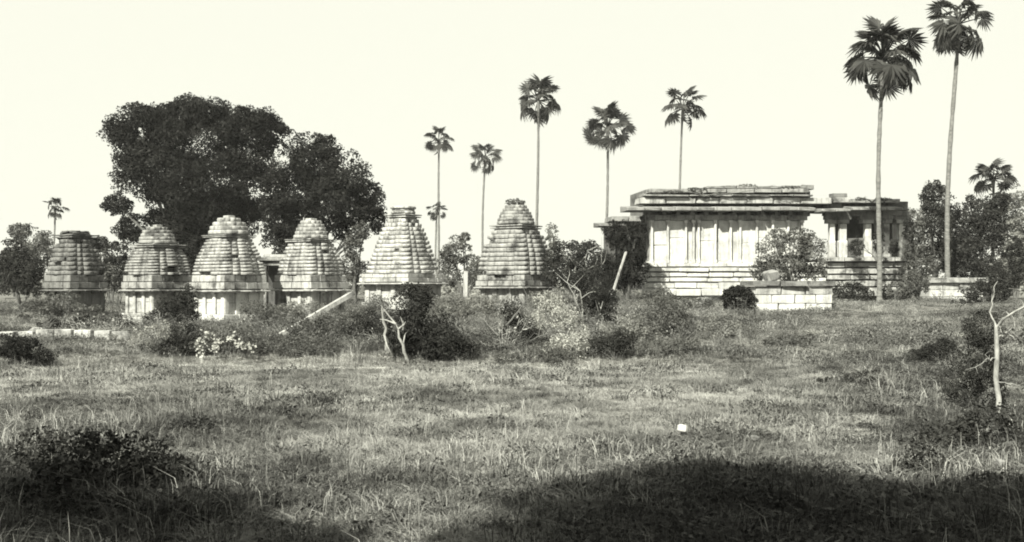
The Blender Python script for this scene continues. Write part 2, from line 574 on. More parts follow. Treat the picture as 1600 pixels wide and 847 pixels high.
# plinth mouldings
for (v0, v1, out, nn) in ((451, 462, .62, 6), (442, 450, .5, 7), (434, 440, .36, 6), (426, 432, .42, 8), (418.5, 424, .5, 6), (411, 416.5, .28, 7)):
    trun('plinth_stone', 1008, 1292, nn, v0, v1, out, .6, 'stone_white')
trun('plinth_core', 1012, 1288, 1, 409, 470, .12, .5, 'stone_white', 'plain')
# wall: tall slabs between pilasters
edges = [1016, 1043, 1072, 1084, 1092, 1122, 1142, 1157, 1182, 1208, 1232, 1256]
for a, b in zip(edges[:-1], edges[1:]):
    if b - a > 20:
        mid = rng.uniform(368, 384)
        tpiece('wall_stone', a + .6, b - .6, 345, mid - .4, .02 + rng.uniform(-.012, .012), .3, 'stone_white')
        tpiece('wall_stone', a + .6, b - .6, mid + .2, 410, .02 + rng.uniform(-.012, .012), .3, 'stone_white')
    else:
        tpiece('wall_stone', a + .6, b - .6, 345, 410, -.03, .3, 'stone_white')
for u in (1019, 1044, 1072, 1084, 1092, 1118, 1142, 1157, 1183, 1208, 1232, 1254):
    tpiece('pilaster', u - 1.5, u + 1.5, 348, 410, .17, .23, 'stone_white')
    tpiece('pilaster_base', u - 2.6, u + 2.6, 406, 411, .22, .3, 'stone_white')
    tpiece('pilaster_capital', u - 3, u + 3, 344, 348, .22, .33, 'stone_white')
tpiece('wall_core', 1018, 1255, 338, 412, -.12, 3.6, 'stone_mid', 'plain')
# beam, eave, roof tiers
trun('frieze_stone', 1010, 1262, 7, 336, 344, .10, .4, 'stone_mid')
trun('frieze_stone', 1008, 1264, 6, 329, 335.5, -.45, .4, 'stone_grey')
for u in range(1016, 1262, 22):
    tpiece('bracket', u - 3, u + 3, 329.2, 335.8, .35, .9, 'stone_grey')
trun('eave_slab', 980, 1276, 11, 318, 329, .88, 1.7, 'stone_roof', 'wedge')
trun('roof_slab', 1000, 1300, 7, 308.5, 318, .35, 1.2, 'stone_light')
trun('eave_slab', 1006, 1272, 8, 301, 306.5, .5, 1.3, 'stone_roof', 'wedge')
trun('roof_slab', 1015, 1266, 6, 294.5, 301, .1, 2.0, 'stone_mid')
trun('roof_slab', 1105, 1268, 4, 290.5, 294, -.5, 2.4, 'stone_roof')
tpiece('roof_core', 1010, 1266, 297, 337, -.7, 3.6, 'stone_grey', 'plain')
tpiece('roof_knob', 1262, 1272, 289, 296, -.3, .5, 'stone_grey', 'block')
tpiece('roof_knob', 1302, 1324, 302, 308, -.3, .6, 'stone_grey', 'block')
# left wing under a lower eave, its shade put into the stone tone
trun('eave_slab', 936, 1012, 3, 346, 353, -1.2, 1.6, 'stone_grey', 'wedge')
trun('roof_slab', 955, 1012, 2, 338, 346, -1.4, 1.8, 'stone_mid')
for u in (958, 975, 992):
    tpiece('pillar', u - 4, u + 4, 353, 425, -1.9, .3, 'stone_shaded')
tpiece('rear_wall', 945, 1012, 352, 440, -4.2, .3, 'stone_shaded', 'plain')
trun('plinth_stone', 942, 1008, 3, 425, 452, -1.6, .6, 'stone_shaded')
# pillared porch on the right
for (v0, v1, out, nn) in ((449, 462, .55, 4), (439, 447, .45, 5), (430, 436.5, .3, 4), (420, 427.5, .38, 5), (411, 417, .25, 4), (402, 408, .5, 5)):
    trun('plinth_stone', 1293, 1428, nn, v0, v1, out, .7, 'stone_light')
tpiece('plinth_core', 1296, 1424, 404, 470, 0, 3.5, 'stone_grey', 'plain')
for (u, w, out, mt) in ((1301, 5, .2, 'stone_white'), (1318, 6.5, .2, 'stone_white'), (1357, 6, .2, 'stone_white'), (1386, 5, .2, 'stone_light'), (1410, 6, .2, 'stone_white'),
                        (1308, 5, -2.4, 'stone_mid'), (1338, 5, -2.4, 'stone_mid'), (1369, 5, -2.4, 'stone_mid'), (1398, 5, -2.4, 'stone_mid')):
    tpiece('pillar', u - w, u + w, 376, 402, out, .36, mt)
    tpiece('pillar', u - w * .8, u + w * .8, 349, 376.3, out - .04, .28, mt)
    tpiece('pillar_capital', u - w * 1.5, u + w * 1.5, 343, 349, out + .08, .5, 'stone_mid')
    tpiece('bracket', u - w * 2.1, u + w * 2.1, 337, 343, out + .04, .4, 'stone_grey')
tpiece('rear_wall', 1300, 1424, 338, 404, -3.2, .3, 'stone_shaded', 'plain')
tpiece('cross_wall', 1344, 1350, 340, 404, -.4, 2.6, 'stone_shaded', 'plain')
tpiece('parapet_stone', 1325, 1350, 372, 402, .1, .2, 'stone_grey')
tpiece('parapet_stone', 1363, 1381, 374, 402, .1, .2, 'stone_mid')
tpiece('parapet_stone', 1391, 1405, 374, 402, .1, .2, 'stone_grey')
trun('beam', 1290, 1420, 3, 329.5, 337, .28, .5, 'stone_grey')
trun('beam', 1290, 1420, 3, 329.5, 337, -2.1, .5, 'stone_grey')
trun('eave_slab', 1284, 1330, 2, 322, 330, .9, 1.4, 'stone_roof', 'wedge')
trun('eave_slab', 1332, 1412, 3, 319, 328, .95, 1.4, 'stone_roof', 'wedge')
trun('roof_slab', 1286, 1420, 4, 314, 329, -.4, 2.8, 'stone_grey')
trun('roof_slab', 1330, 1408, 3, 311, 316.5, .45, 2.2, 'stone_roof')
trun('roof_slab', 1276, 1330, 2, 308.5, 316, .1, 2.0, 'stone_light')

# ------------------------------------------------------------------ platform before the temple, low wall on the right, fallen stones
def low_platform(name, label, cat, u0, u1, Y, vslab0, vslab1, vbase, nb, mat, depth, slab_mat, group=None):
    k = Y / F
    xm = X((u0 + u1) / 2, Y); zg = gz(xm, Y) - .08
    root = thing(name, label, cat, (xm, Y, zg), 0, group)
    w = (u1 - u0) * k
    e = np.linspace(-w / 2, w / 2, nb + 1)
    zs0, zs1 = Z(vslab1, Y) - zg, Z(vslab0, Y) - zg
    for a, b in zip(e[:-1], e[1:]):
        piece(root, 'coping_slab', ((a + b) / 2, depth / 2 - .12, (zs0 + zs1) / 2 + rng.uniform(-.01, .01)), ((b - a) * .985, depth, zs1 - zs0), slab_mat, 'slab')
    rows = max(3, int(round(zs0 / .45)))
    for r in range(rows):
        e2 = np.linspace(-w / 2 + .12, w / 2 - .12, nb + 1 + (r % 2))
        e2[1:-1] += rng.uniform(-.12, .12, len(e2) - 2)
        for a, b in zip(e2[:-1], e2[1:]):
            piece(root, 'wall_stone', ((a + b) / 2, .2 + rng.uniform(-.03, .03), zs0 * (r + .5) / rows), (abs(b - a) * .97, .34, zs0 / rows * .96), 'stone_light' if r == rows - 1 else mat, 'block')
        for sx in (-1, 1):
            piece(root, 'wall_stone', (sx * (w / 2 - .26), depth / 2, zs0 * (r + .5) / rows), (.3, depth * .9, zs0 / rows * .96), mat, 'block')
    piece(root, 'wall_core', (0, depth / 2, zs0 / 2), (w - .6, depth - .5, zs0 * .98), mat, 'plain')
    return root

low_platform('stone_platform', 'white masonry platform with a dark overhanging slab before the temple porch', 'platform', 1176, 1306, 41, 439, 447, 495, 3, 'stone_white', 2.6, 'stone_grey')
low_platform('low_stone_wall', 'low white stone wall with a flat coping below the trees at the right', 'wall', 1450, 1545, 55, 434, 442, 470, 4, 'stone_white', 1.6, 'stone_mid')
kx = X(105, 32); kz = gz(kx, 32)
kerb = thing('stone_kerb', 'long low kerb of pale stones in the scrub at the far left', 'kerb', (kx, 32, kz - .05), R(-1.5))
for i in range(7):
    L_ = .5
    piece(kerb, 'kerb_stone', ((i - 3) * .56 - .05, rng.uniform(-.04, .04), .20 + rng.uniform(-.04, .04)), (rng.uniform(.42, .52), .35, .30), 'stone_pale', 'block', rng.uniform(-.06, .06))

def beam_between(name, label, p0, p1, w, mat):
    p0 = Vector(p0); p1 = Vector(p1); d = p1 - p0
    o = link(name, chamfer_box(91, .03, .012), None)
    o.data.materials.append(M[mat])
    mtx = d.to_track_quat('X', 'Z').to_matrix().to_4x4()
    o.matrix_world = Matrix.Translation((p0 + p1) / 2) @ mtx @ Matrix.Diagonal((d.length, w, w * .8, 1))
    return props(o, label, 'stone beam')
beam_between('fallen_beam', 'long pale stone beam leaning against the scrub below the fourth shrine', (X(426, 32), 32, Z(531, 32)), (X(550, 33.6), 33.6, Z(459, 33.6)), .17, 'stone_light')
beam_between('leaning_post', 'pale slanting post sticking out of dark bushes beside the temple', (X(953, 44), 44, Z(470, 44)), (X(978, 44.3), 44.3, Z(394, 44.3)), .085, 'stone_light')
beam_between('standing_post', 'short upright pale stone post between the pyramid shrine and the weedy shrine', (X(727, 53), 53, Z(470, 53)), (X(728, 53), 53, Z(424, 53)), .26, 'stone_light')
def loose_stone(u, v, Y, s, label, mat='stone_white'):
    x = X(u, Y); me = chamfer_box(int(u), .22, .05); me.materials.append(M[mat])
    o = link('loose_stone', me); o.location = (x, Y, gz(x, Y) + s[2] * .45 + .08); o.scale = s; o.rotation_euler = (rng.uniform(-.2, .2), rng.uniform(-.2, .2), rng.uniform(0, 3))
    props(o, label, 'stone', 'loose stones in the grass')
loose_stone(1067, 692, 11.35, (.11, .09, .08), 'larger white stone lying in the sunlit grass above the black shadow')
loose_stone(1180, 703, 10.9, (.08, .06, .05), 'small dull stone in the grass just right of the larger white one', 'stone_grey')
loose_stone(1562, 740, 9.5, (.08, .06, .06), 'tiny pale stone in dark weeds at the right edge', 'stone_mid')
for q, (u, v, Y, lb) in enumerate(((1205, 425, 41.5, 'white broken block lying on the platform slab among bushes'),)):
    x = X(u, Y); me = chamfer_box(333, .12, .04); me.materials.append(M['stone_mid'])
    o = link('broken_block', me); o.location = (x, Y, Z(431, Y)); o.scale = (.5, .4, .38); o.rotation_euler = (.1, -.15, .4)
    props(o, lb, 'stone')
for q, (u, Y, s, lb) in enumerate(((215, 40, 1.0, 'pale rounded rubble stone below the second shrine'), (60, 33, .6, 'flat pale boulder beside the kerb at far left'),
                                  (590, 42, .8, 'pale rubble block beside white bush stems'), (715, 43, .7, 'pale rubble block below the thin palm'), (1100, 46, .55, 'pale flat rubble slab below the temple plinth'))):
    x = X(u, Y); me = chamfer_box(400 + q, .16, .05); me.materials.append(M['stone_light'])
    o = link('rubble_stone', me); o.location = (x, Y, gz(x, Y) + .12); o.scale = (s, .5, .4); o.rotation_euler = (.05, .1, rng.uniform(0, 3))
    props(o, lb, 'stone', 'rubble stones in the scrub')

# ------------------------------------------------------------------ trees and bushes
def plant(name, label, cat, Y, lobes, mat, leaf=.12, dens=1.0, base_u=None, trunk_r=.08, bark='bark_dark', group=None, clump=.30, stems=None,
          seed=0, gap=.0, foot=None, part='foliage', woody='branches'):
    """lobes: (u, v, ru, rv[, dy]) in photo px at distance Y, turned into real ellipsoids of leaf clumps"""
    rs = np.random.default_rng(1000 + seed + int(lobes[0][0]) * 7 + int(Y))
    k = Y / F
    us = [l[0] for l in lobes]
    bu = base_u if base_u is not None else float(np.mean(us))
    bx = X(bu, Y); bz = gz(bx, Y) if foot is None else foot
    root = thing(name, label, cat, (bx, Y, bz), 0, group)
    wood = Geo(); fol = Geo()
    cens = []
    for l in lobes:
        u, v, ru, rv = l[:4]; dy = l[4] if len(l) > 4 else 0.0
        c = np.array([X(u, Y) - bx, dy, Z(v, Y) - bz]); r = np.array([ru * k, (ru + rv) / 2 * k * .85, rv * k])
        cens.append((c, r))
        area = 4 * (r[0] * r[2] + r[0] * r[1] + r[1] * r[2])
        nleaf = int(dens * 1.15 * area / (leaf * leaf * .3))
        rm = min(r.min(), 3.0)
        nsub = int(np.clip(area / (rm * clump) ** 2 * .62, 10, 64))
        d = spow(rs.normal(size=(nsub, 3)))
        wob = 1 + .14 * np.sin(6.2 * d[:, 0] + l[0]) * np.cos(7.3 * d[:, 2] + l[1])
        cc = c + d * r * (wob * (.35 + .55 * rs.random(nsub) ** .5))[:, None]
        cr = clump * rm * rs.uniform(.55, 1.35, nsub)
        per = np.maximum(6, (nleaf * cr ** 2 / (cr ** 2).sum()).astype(int))
        j = np.repeat(np.arange(nsub), per)
        e = spow(rs.normal(size=(len(j), 3)) + d[j] * .35 + np.array([0, 0, .3]))
        sh_ = (.62 + .42 * rs.random(len(j))) * (1 + .15 * np.sin(5 * e[:, 0] + 3 * e[:, 2] + j))
        P = cc[j] + e * (cr[j] * sh_)[:, None] * np.array([1.08, 1.08, .82])
        Nn = spow(e * .8 + np.array([0, 0, .45]))
        keep = P[:, 2] > .01
        P = P[keep]; Nn = Nn[keep]
        if len(P): fol.leaves(P, Nn, leaf, rs)
    # trunk and limbs
    top = np.mean([c for c, r in cens], axis=0)
    if trunk_r > .2:
        wood.tube([[0, 0, -.2], [.05, 0, top[2] * .3], [top[0] * .3, 0, top[2] * .62], [top[0] * .6, 0, top[2]]], np.array([1.25, 1, .85, .4]) * trunk_r, 10)
    lr = trunk_r if trunk_r < .2 else trunk_r * .36
    for c, r in cens:
        nst = 2 if len(cens) > 2 else 4
        for q in range(nst):
            e = c + np.clip(rs.normal(size=3), -1, 1) * r * .35
            e[2] = max(e[2], .15)
            m1 = np.array([e[0] * .12 + rs.normal() * trunk_r, e[1] * .12, e[2] * .3]); m2 = e * np.array([.55, .55, .68]) + rs.normal(size=3) * .04 * np.linalg.norm(e)
            p = np.array([[rs.normal() * trunk_r * .5, 0, -.12], m1, m2, e])
            t = np.linspace(0, 1, 8)[:, None]
            b = (1 - t) ** 3 * p[0] + 3 * (1 - t) ** 2 * t * p[1] + 3 * (1 - t) * t ** 2 * p[2] + t ** 3 * p[3]
            b[1:-1] += rs.normal(size=(6, 3)) * .012 * np.linalg.norm(e)
            wood.tube(b, np.linspace(lr, lr * .18, 8) * rs.uniform(.7, 1), 6)
            for w in range(3):
                i0 = rs.integers(4, 7); e2 = b[i0] + rs.normal(size=3) * r * .28
                wood.tube([b[i0], (b[i0] + e2) / 2 + rs.normal(size=3) * .04, e2], [lr * .3, lr * .2, lr * .08], 4)
    if stems:
        pst = Geo()
        for (u0, v0, u1, v1, rr) in stems:
            a = np.array([X(u0, Y) - bx, -.35, Z(v0, Y) - bz]); e = np.array([X(u1, Y) - bx, -.5, Z(v1, Y) - bz])
            t = np.linspace(0, 1, 7)[:, None]
            b = a + (e - a) * t; b[1:-1] += rs.normal(size=(5, 3)) * .02 * np.linalg.norm(e - a)
            pst.tube(b, np.linspace(rr, rr * .35, 7) * rs.uniform(.8, 1.2, 7), 6)
            Ls = np.linalg.norm(e - a)
            for w in range(4):
                i0 = int(rs.integers(2, 7)); e2 = b[i0] + rs.normal(size=3) * .22 * Ls + np.array([0, 0, .2 * Ls])
                pst.tube([b[i0], (b[i0] + e2) / 2 + rs.normal(size=3) * .04 * Ls, e2], np.array([.5, .35, .12]) * rr, 4)
        link('bare_stems', pst.mesh('bare_stems', True), root, M['bark_dark' if 'thorny' in label else 'bark_pale'])
    link(woody, wood.mesh(woody, True), root, M[bark])
    if fol.n:
        link(part, fol.mesh(part), root, M[mat])
    return root


# the two great dark trees
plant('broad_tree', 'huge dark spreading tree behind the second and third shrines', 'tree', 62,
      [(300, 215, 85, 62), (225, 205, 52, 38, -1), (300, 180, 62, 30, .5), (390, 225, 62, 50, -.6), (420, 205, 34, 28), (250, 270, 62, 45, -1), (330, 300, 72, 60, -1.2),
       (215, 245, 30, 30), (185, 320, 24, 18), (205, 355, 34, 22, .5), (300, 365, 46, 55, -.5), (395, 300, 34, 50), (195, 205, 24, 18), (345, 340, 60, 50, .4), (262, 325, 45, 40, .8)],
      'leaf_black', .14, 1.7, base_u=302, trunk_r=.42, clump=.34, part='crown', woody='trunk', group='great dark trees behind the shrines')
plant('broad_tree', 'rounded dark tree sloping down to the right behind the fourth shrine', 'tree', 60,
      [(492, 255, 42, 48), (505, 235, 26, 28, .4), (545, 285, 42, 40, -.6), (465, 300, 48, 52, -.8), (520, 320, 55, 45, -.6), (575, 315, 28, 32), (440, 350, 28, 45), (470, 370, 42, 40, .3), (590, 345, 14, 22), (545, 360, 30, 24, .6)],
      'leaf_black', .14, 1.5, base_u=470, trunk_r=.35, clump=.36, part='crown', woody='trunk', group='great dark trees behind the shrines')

# background bushes and trees
BG = [
    ('small_tree', 'grey leafy tree leaning above the leftmost shrine from its left', 70, [(50, 375, 30, 26), (62, 400, 24, 30), (30, 362, 20, 14), (28, 400, 22, 16)], 'leaf_mid', .14, .7),
    ('bush', 'dark bush at the left edge beside the leftmost shrine', 52, [(30, 430, 34, 26), (52, 445, 26, 20), (12, 415, 16, 22)], 'leaf_dark', .11, .8),
    ('small_tree', 'small round dark tree between the first two shrines', 60, [(184, 395, 22, 20), (180, 418, 26, 22), (158, 380, 12, 12)], 'leaf_dark', .13, .9),
    ('bush', 'grey creeper bush on the right side of the leftmost shrine', 47.5, [(152, 382, 10, 12), (160, 410, 8, 30), (170, 430, 16, 16)], 'leaf_mid', .1, .6),
    ('small_tree', 'grey tree in the gap between the pyramid shrine and the weedy shrine', 68, [(712, 395, 24, 26), (726, 372, 10, 10), (700, 412, 18, 20), (738, 415, 14, 22), (745, 440, 20, 14)], 'leaf_mid', .14, .7),
    ('small_tree', 'faint grey pointed sapling just right of the weedy shrine', 66, [(862, 368, 10, 22), (868, 395, 16, 20)], 'leaf_grey', .14, .5),
    ('small_tree', 'bushy tree with pale bare limbs right of the weedy shrine', 50, [(885, 400, 34, 30), (915, 395, 28, 22), (870, 425, 26, 24), (905, 430, 42, 24), (940, 420, 22, 40)], 'leaf_dark', .1, .65),
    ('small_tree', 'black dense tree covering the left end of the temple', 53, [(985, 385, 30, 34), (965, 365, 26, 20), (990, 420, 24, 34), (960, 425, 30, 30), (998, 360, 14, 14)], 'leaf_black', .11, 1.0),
    ('bush', 'grey bush growing on the platform against the temple wall', 42.3, [(1205, 395, 26, 32), (1240, 385, 30, 26), (1270, 400, 24, 34), (1225, 420, 42, 24), (1250, 368, 24, 12), (1195, 425, 24, 16), (1275, 425, 22, 18), (1215, 365, 14, 10)], 'leaf_mid', .08, .55),
    ('bush', 'black leaf mass standing in for the shade of the hollow left of the white platform', 41, [(1150, 470, 24, 24, -.3), (1158, 458, 20, 12), (1146, 480, 20, 14), (1160, 482, 16, 16, -.4), (1165, 470, 12, 20, -.6), (1140, 462, 14, 14)], 'leaf_black', .07, 2.2),  # black leaves painted in for the darkness of an opening
    ('small_tree', 'tall dark narrow tree beside the leaning palm trunk', 68, [(1462, 320, 26, 34), (1455, 300, 18, 20), (1460, 365, 28, 40), (1465, 405, 34, 30)], 'leaf_dark', .15, .75),
    ('small_tree', 'wide dark tree right of the leaning palm trunk', 66, [(1525, 335, 34, 32), (1510, 360, 36, 40), (1550, 345, 34, 42), (1545, 400, 46, 40), (1505, 400, 34, 34), (1572, 330, 22, 30)], 'leaf_dark', .14, .75),
    ('small_tree', 'feathery grey tree right of the temple porch', 62, [(1425, 345, 18, 24), (1432, 380, 20, 34), (1440, 415, 22, 26)], 'leaf_mid', .13, .6),
    ('small_tree', 'tall pale feathery tree at the right edge', 64, [(1590, 330, 14, 46), (1588, 380, 18, 46), (1580, 420, 26, 30)], 'leaf_grey', .13, .5),
    ('bush', 'dark bush below the temple porch plinth left of the tall palm', 51, [(1325, 455, 26, 18), (1345, 462, 24, 16)], 'leaf_dark', .09, .8),
    ('bush', 'grey bush below the porch plinth right of the tall palm', 51.5, [(1400, 455, 28, 18), (1428, 448, 22, 26)], 'leaf_mid', .09, .8),
    ('bush', 'dry grey weeds growing along the ridge of the temple roof', 57.5, [(1165, 291, 22, 3), (1140, 292, 20, 2), (1255, 292, 10, 3)], 'leaf_grey', .07, .6),
    ('small_tree', 'thin grey straggling tree between the fourth shrine and the pyramid shrine', 58, [(552, 385, 16, 26), (565, 360, 14, 16), (548, 415, 20, 22)], 'leaf_mid', .12, .6),
    ('small_tree', 'ragged dark tree behind the right low wall, rightmost of the dark trees', 67, [(1575, 370, 24, 36), (1560, 320, 22, 22), (1585, 415, 26, 30)], 'leaf_dark', .14, .7),
    ('small_tree', 'low dark tree behind the leaning palm foot', 67, [(1490, 385, 26, 34), (1482, 340, 16, 22), (1500, 420, 34, 24)], 'leaf_black', .14, .7),
    ('bush', 'dark creeper bush added inside the temple porch to darken the gaps between its pillars', 55.2, [(1338, 385, 12, 16), (1372, 380, 9, 20), (1396, 388, 8, 14)], 'leaf_dark', .08, .8),  # plants added to clutter the porch and deepen its shade
    ('bush', 'dark leafy creeper hanging at the right end of the temple porch', 55.0, [(1420, 360, 10, 22), (1424, 395, 12, 24), (1418, 430, 12, 20)], 'leaf_mid', .09, .7),
    ('bush', 'dark low bush filling the gap between the second and third shrines', 51, [(300, 430, 16, 18), (298, 450, 18, 14)], 'leaf_dark', .1, .9),
    ('bush', 'dark foliage behind the flat roofed cell and the third shrine', 57, [(425, 425, 20, 22), (410, 440, 18, 16), (440, 395, 14, 22)], 'leaf_dark', .11, .8),
    ('bush', 'grey foliage low behind the pyramid shrine on its left', 61, [(565, 425, 22, 20), (545, 440, 24, 14)], 'leaf_mid', .11, .8),
    ('bush', 'dark foliage behind the leftmost shrine on its right side', 55, [(175, 440, 22, 18), (195, 430, 16, 16)], 'leaf_dark', .1, .8),
    ('small_tree', 'dark crowded tree at the left edge behind the leftmost shrine', 66, [(20, 400, 22, 34), (45, 420, 28, 30), (10, 440, 24, 20)], 'leaf_dark', .13, .9),
    ('bush', 'grey foliage low behind the weedy shrine on its left', 64, [(745, 425, 20, 20), (700, 435, 24, 14)], 'leaf_mid', .11, .7),
    ('bush', 'dark foliage crowding the right edge below the pale feathery tree', 58, [(1575, 430, 28, 24), (1590, 400, 16, 30), (1550, 440, 22, 18)], 'leaf_dark', .11, .9),
    ('bush', 'thin grey weeds on the roof edge above the temple wall', 55.2, [(1050, 300, 20, 3), (1090, 296, 18, 3.5), (1025, 302, 12, 2.5), (1235, 293, 20, 2.5)], 'leaf_mid', .06, .7),
    ('bush', 'small weeds on the roof of the temple porch', 55.6, [(1345, 311, 10, 3), (1380, 311, 16, 2.5)], 'leaf_mid', .06, .5),
    ('bush', 'dark bush in front of the low wall at the right', 50, [(1530, 455, 34, 20), (1555, 450, 24, 26), (1500, 478, 22, 10)], 'leaf_dark', .09, .8),
]
for i, (n, lb, Y, lobes, mt, lf, dn) in enumerate(BG):
    ft = None
    if 'inside the temple' in lb: ft = Z(404, Y)
    if 'ridge' in lb: ft = Z(296, Y)
    if 'roof edge' in lb: ft = Z(303, Y)
    if 'roof of' in lb: ft = Z(314, Y)
    if 'platform against' in lb: ft = Z(440, Y)
    plant(n, lb, 'tree' if n == 'small_tree' else 'bush', Y, lobes, mt, lf, dn * 1.25, trunk_r=.09 if n == 'small_tree' else .035, seed=i, foot=ft,
          group='trees and bushes among the ruins',
          stems=[(903, 450, 890, 385, .04), (908, 455, 918, 392, .04), (915, 450, 945, 400, .03), (900, 470, 912, 420, .05)] if 'pale bare limbs' in lb else None)

# scrub between the field and the shrines
SC = [
    ('dark bush with a white forked stem below the pyramid shrine', 36, [(645, 475, 28, 24), (660, 505, 32, 24), (625, 520, 34, 26), (690, 530, 34, 26), (650, 545, 40, 18), (655, 462, 20, 14)], 'leaf_dark', .075, .55,
     [(607, 545, 601, 480, .05), (641, 568, 622, 505, .045), (632, 520, 634, 500, .03)]),
    ('low dark shrub left of the white forked stem', 35, [(560, 510, 30, 22), (585, 525, 28, 20), (545, 530, 24, 14)], 'leaf_dark', .075, .55, None),
    ('dark bush right of the white forked stem at the field edge', 31, [(705, 545, 28, 20), (735, 548, 16, 16), (680, 555, 20, 12)], 'leaf_dark', .07, .6, None),
    ('open thorny bush with forked dark branches below the weedy shrine', 34, [(815, 515, 26, 20), (800, 490, 16, 20), (830, 535, 34, 16), (792, 530, 16, 18)], 'leaf_dark', .07, .45, [(795, 545, 792, 505, .03), (792, 507, 832, 460, .026), (792, 507, 775, 478, .02), (800, 550, 862, 515, .022), (862, 515, 848, 482, .018), (795, 540, 745, 515, .02)]),
    ('pale dry bush right of the thorny bush', 38, [(870, 500, 34, 22), (860, 475, 26, 14), (895, 520, 24, 16)], 'leaf_pale', .07, .5, None),
    ('tall twiggy bush with pale stems beside the slanting post', 38, [(930, 455, 26, 28), (925, 490, 32, 26), (905, 440, 18, 16), (945, 480, 20, 24)], 'leaf_dark', .075, .5,
     [(915, 530, 905, 455, .03), (922, 540, 940, 470, .03), (945, 560, 968, 490, .025), (912, 500, 885, 440, .025)]),
    ('grey grassy bush below the slanting post', 33, [(985, 515, 26, 20), (1005, 530, 30, 18), (960, 530, 22, 20)], 'leaf_grey', .07, .55, None),
    ('dark shrub in the scrub below the temple wall', 39, [(1045, 488, 30, 22), (1030, 505, 32, 20), (1060, 510, 22, 22)], 'leaf_mid', .075, .6, None),
    ('grey low shrub under the temple plinth', 44, [(1090, 478, 26, 12), (1030, 468, 24, 12)], 'leaf_mid', .08, .7, None),
    ('dry mounded bush at the field edge right of the middle', 30, [(1020, 548, 30, 14), (1065, 545, 30, 16)], 'leaf_mid', .065, .55, None),
    ('pale dry shrub on the slope before the black hollow', 36, [(1120, 510, 34, 14), (1150, 520, 30, 14)], 'leaf_grey', .07, .5, None),
    ('low dark shrub in the grass below the white platform', 33, [(1250, 530, 34, 9), (1215, 535, 26, 8)], 'leaf_mid', .07, .5, None),
    ('dark spreading shrub lying in the grass at middle right', 19.5, [(1340, 593, 30, 9), (1300, 596, 24, 6)], 'leaf_dark', .05, .6, None),
    ('dark shrub at the foot of the slope near the bare sapling', 22, [(1470, 555, 34, 18), (1440, 560, 24, 12)], 'leaf_dark', .055, .6, None),
    ('dark leafy bush right behind the bare white sapling', 17, [(1535, 520, 32, 30), (1530, 570, 30, 34), (1500, 600, 26, 30), (1548, 620, 20, 34)], 'leaf_dark', .05, .5, None),
    ('bushy dark weeds under the leftmost shrine', 42, [(90, 478, 40, 18), (60, 490, 40, 16), (130, 492, 34, 14)], 'leaf_mid', .08, .6, None),
    ('dark bush below the leftmost shrine beside the kerb', 34, [(140, 508, 40, 10), (90, 510, 34, 9), (185, 508, 26, 12)], 'leaf_dark', .07, .7, None),
    ('dark bush in the gap below the second and third shrines', 40, [(275, 492, 34, 22), (292, 470, 14, 20), (250, 505, 28, 14)], 'leaf_dark', .08, .7, None),
    ('bush speckled with white blossoms below the tall domed shrine', 33, [(345, 525, 30, 14), (385, 530, 28, 16), (320, 540, 24, 10), (400, 545, 20, 12)], 'leaf_mid', .07, .55, None),
    ('pale frothy bush in front of the second shrine', 33, [(232, 530, 24, 16), (255, 520, 18, 14), (215, 540, 14, 10)], 'leaf_pale', .07, .45, None),
    ('dark low bush left of the blossoming bush', 32, [(290, 525, 24, 18), (275, 545, 28, 14)], 'leaf_dark', .07, .6, None),
    ('bushy weeds at the right foot of the tall domed shrine', 40, [(405, 490, 26, 18), (420, 505, 24, 14)], 'leaf_mid', .075, .6, None),
    ('black shaggy bush at the left edge of the field', 24, [(35, 552, 36, 20), (15, 545, 20, 20), (60, 562, 26, 14)], 'leaf_black', .06, .9, None),
    ('grey scrub under the leaning stone beam', 36, [(480, 515, 34, 16), (515, 505, 28, 18), (450, 535, 30, 12)], 'leaf_mid', .075, .55, None),
    ('grey weeds beneath the fourth shrine wall', 43, [(480, 484, 36, 12), (450, 488, 24, 12)], 'leaf_grey', .08, .55, None),
    ('pale dry bush below the standing post', 41, [(745, 482, 34, 16), (715, 490, 24, 14)], 'leaf_grey', .08, .5, None),
    ('grey brush at the foot of the weedy shrine', 44, [(770, 475, 28, 12), (850, 472, 26, 14)], 'leaf_grey', .08, .5, None),
    ('tall dry grey bush between the white forked stem and the standing post', 38, [(700, 492, 26, 20), (715, 475, 18, 14), (680, 480, 16, 18)], 'leaf_grey', .07, .5, None),
    ('twiggy dark bush in front of the pyramid shrine base', 40, [(590, 480, 20, 18), (575, 495, 24, 16)], 'leaf_mid', .07, .5, None),
    ('pale feathery bush left of the slanting post foot', 33, [(885, 545, 30, 20), (905, 530, 20, 18), (868, 552, 18, 14)], 'leaf_pale', .06, .45, None),
    ('dark broken bush at the foot of the slanting post', 32, [(950, 545, 28, 20), (970, 535, 20, 16)], 'leaf_dark', .06, .55, None),
    ('straggling grey shrub below the fourth shrine and the leaning beam', 30, [(500, 545, 30, 14), (450, 550, 30, 12)], 'leaf_mid', .06, .5, None),
    ('rounded pale shrub beside the kerb below the leftmost shrine', 31, [(170, 535, 22, 10), (130, 538, 20, 8)], 'leaf_grey', .06, .5, None),
    ('low grey shrub at the field edge below the thorny bush', 28, [(800, 558, 34, 10), (870, 560, 34, 12), (850, 548, 24, 10)], 'leaf_mid', .06, .5, None),
]
def ground_depth(u, v):
    ys = np.linspace(6, 60, 1081)
    vv = 450 + (EYE - ground_h((u - 800) * ys / F, ys)) * F / ys
    return float(ys[np.argmax(vv < v)])
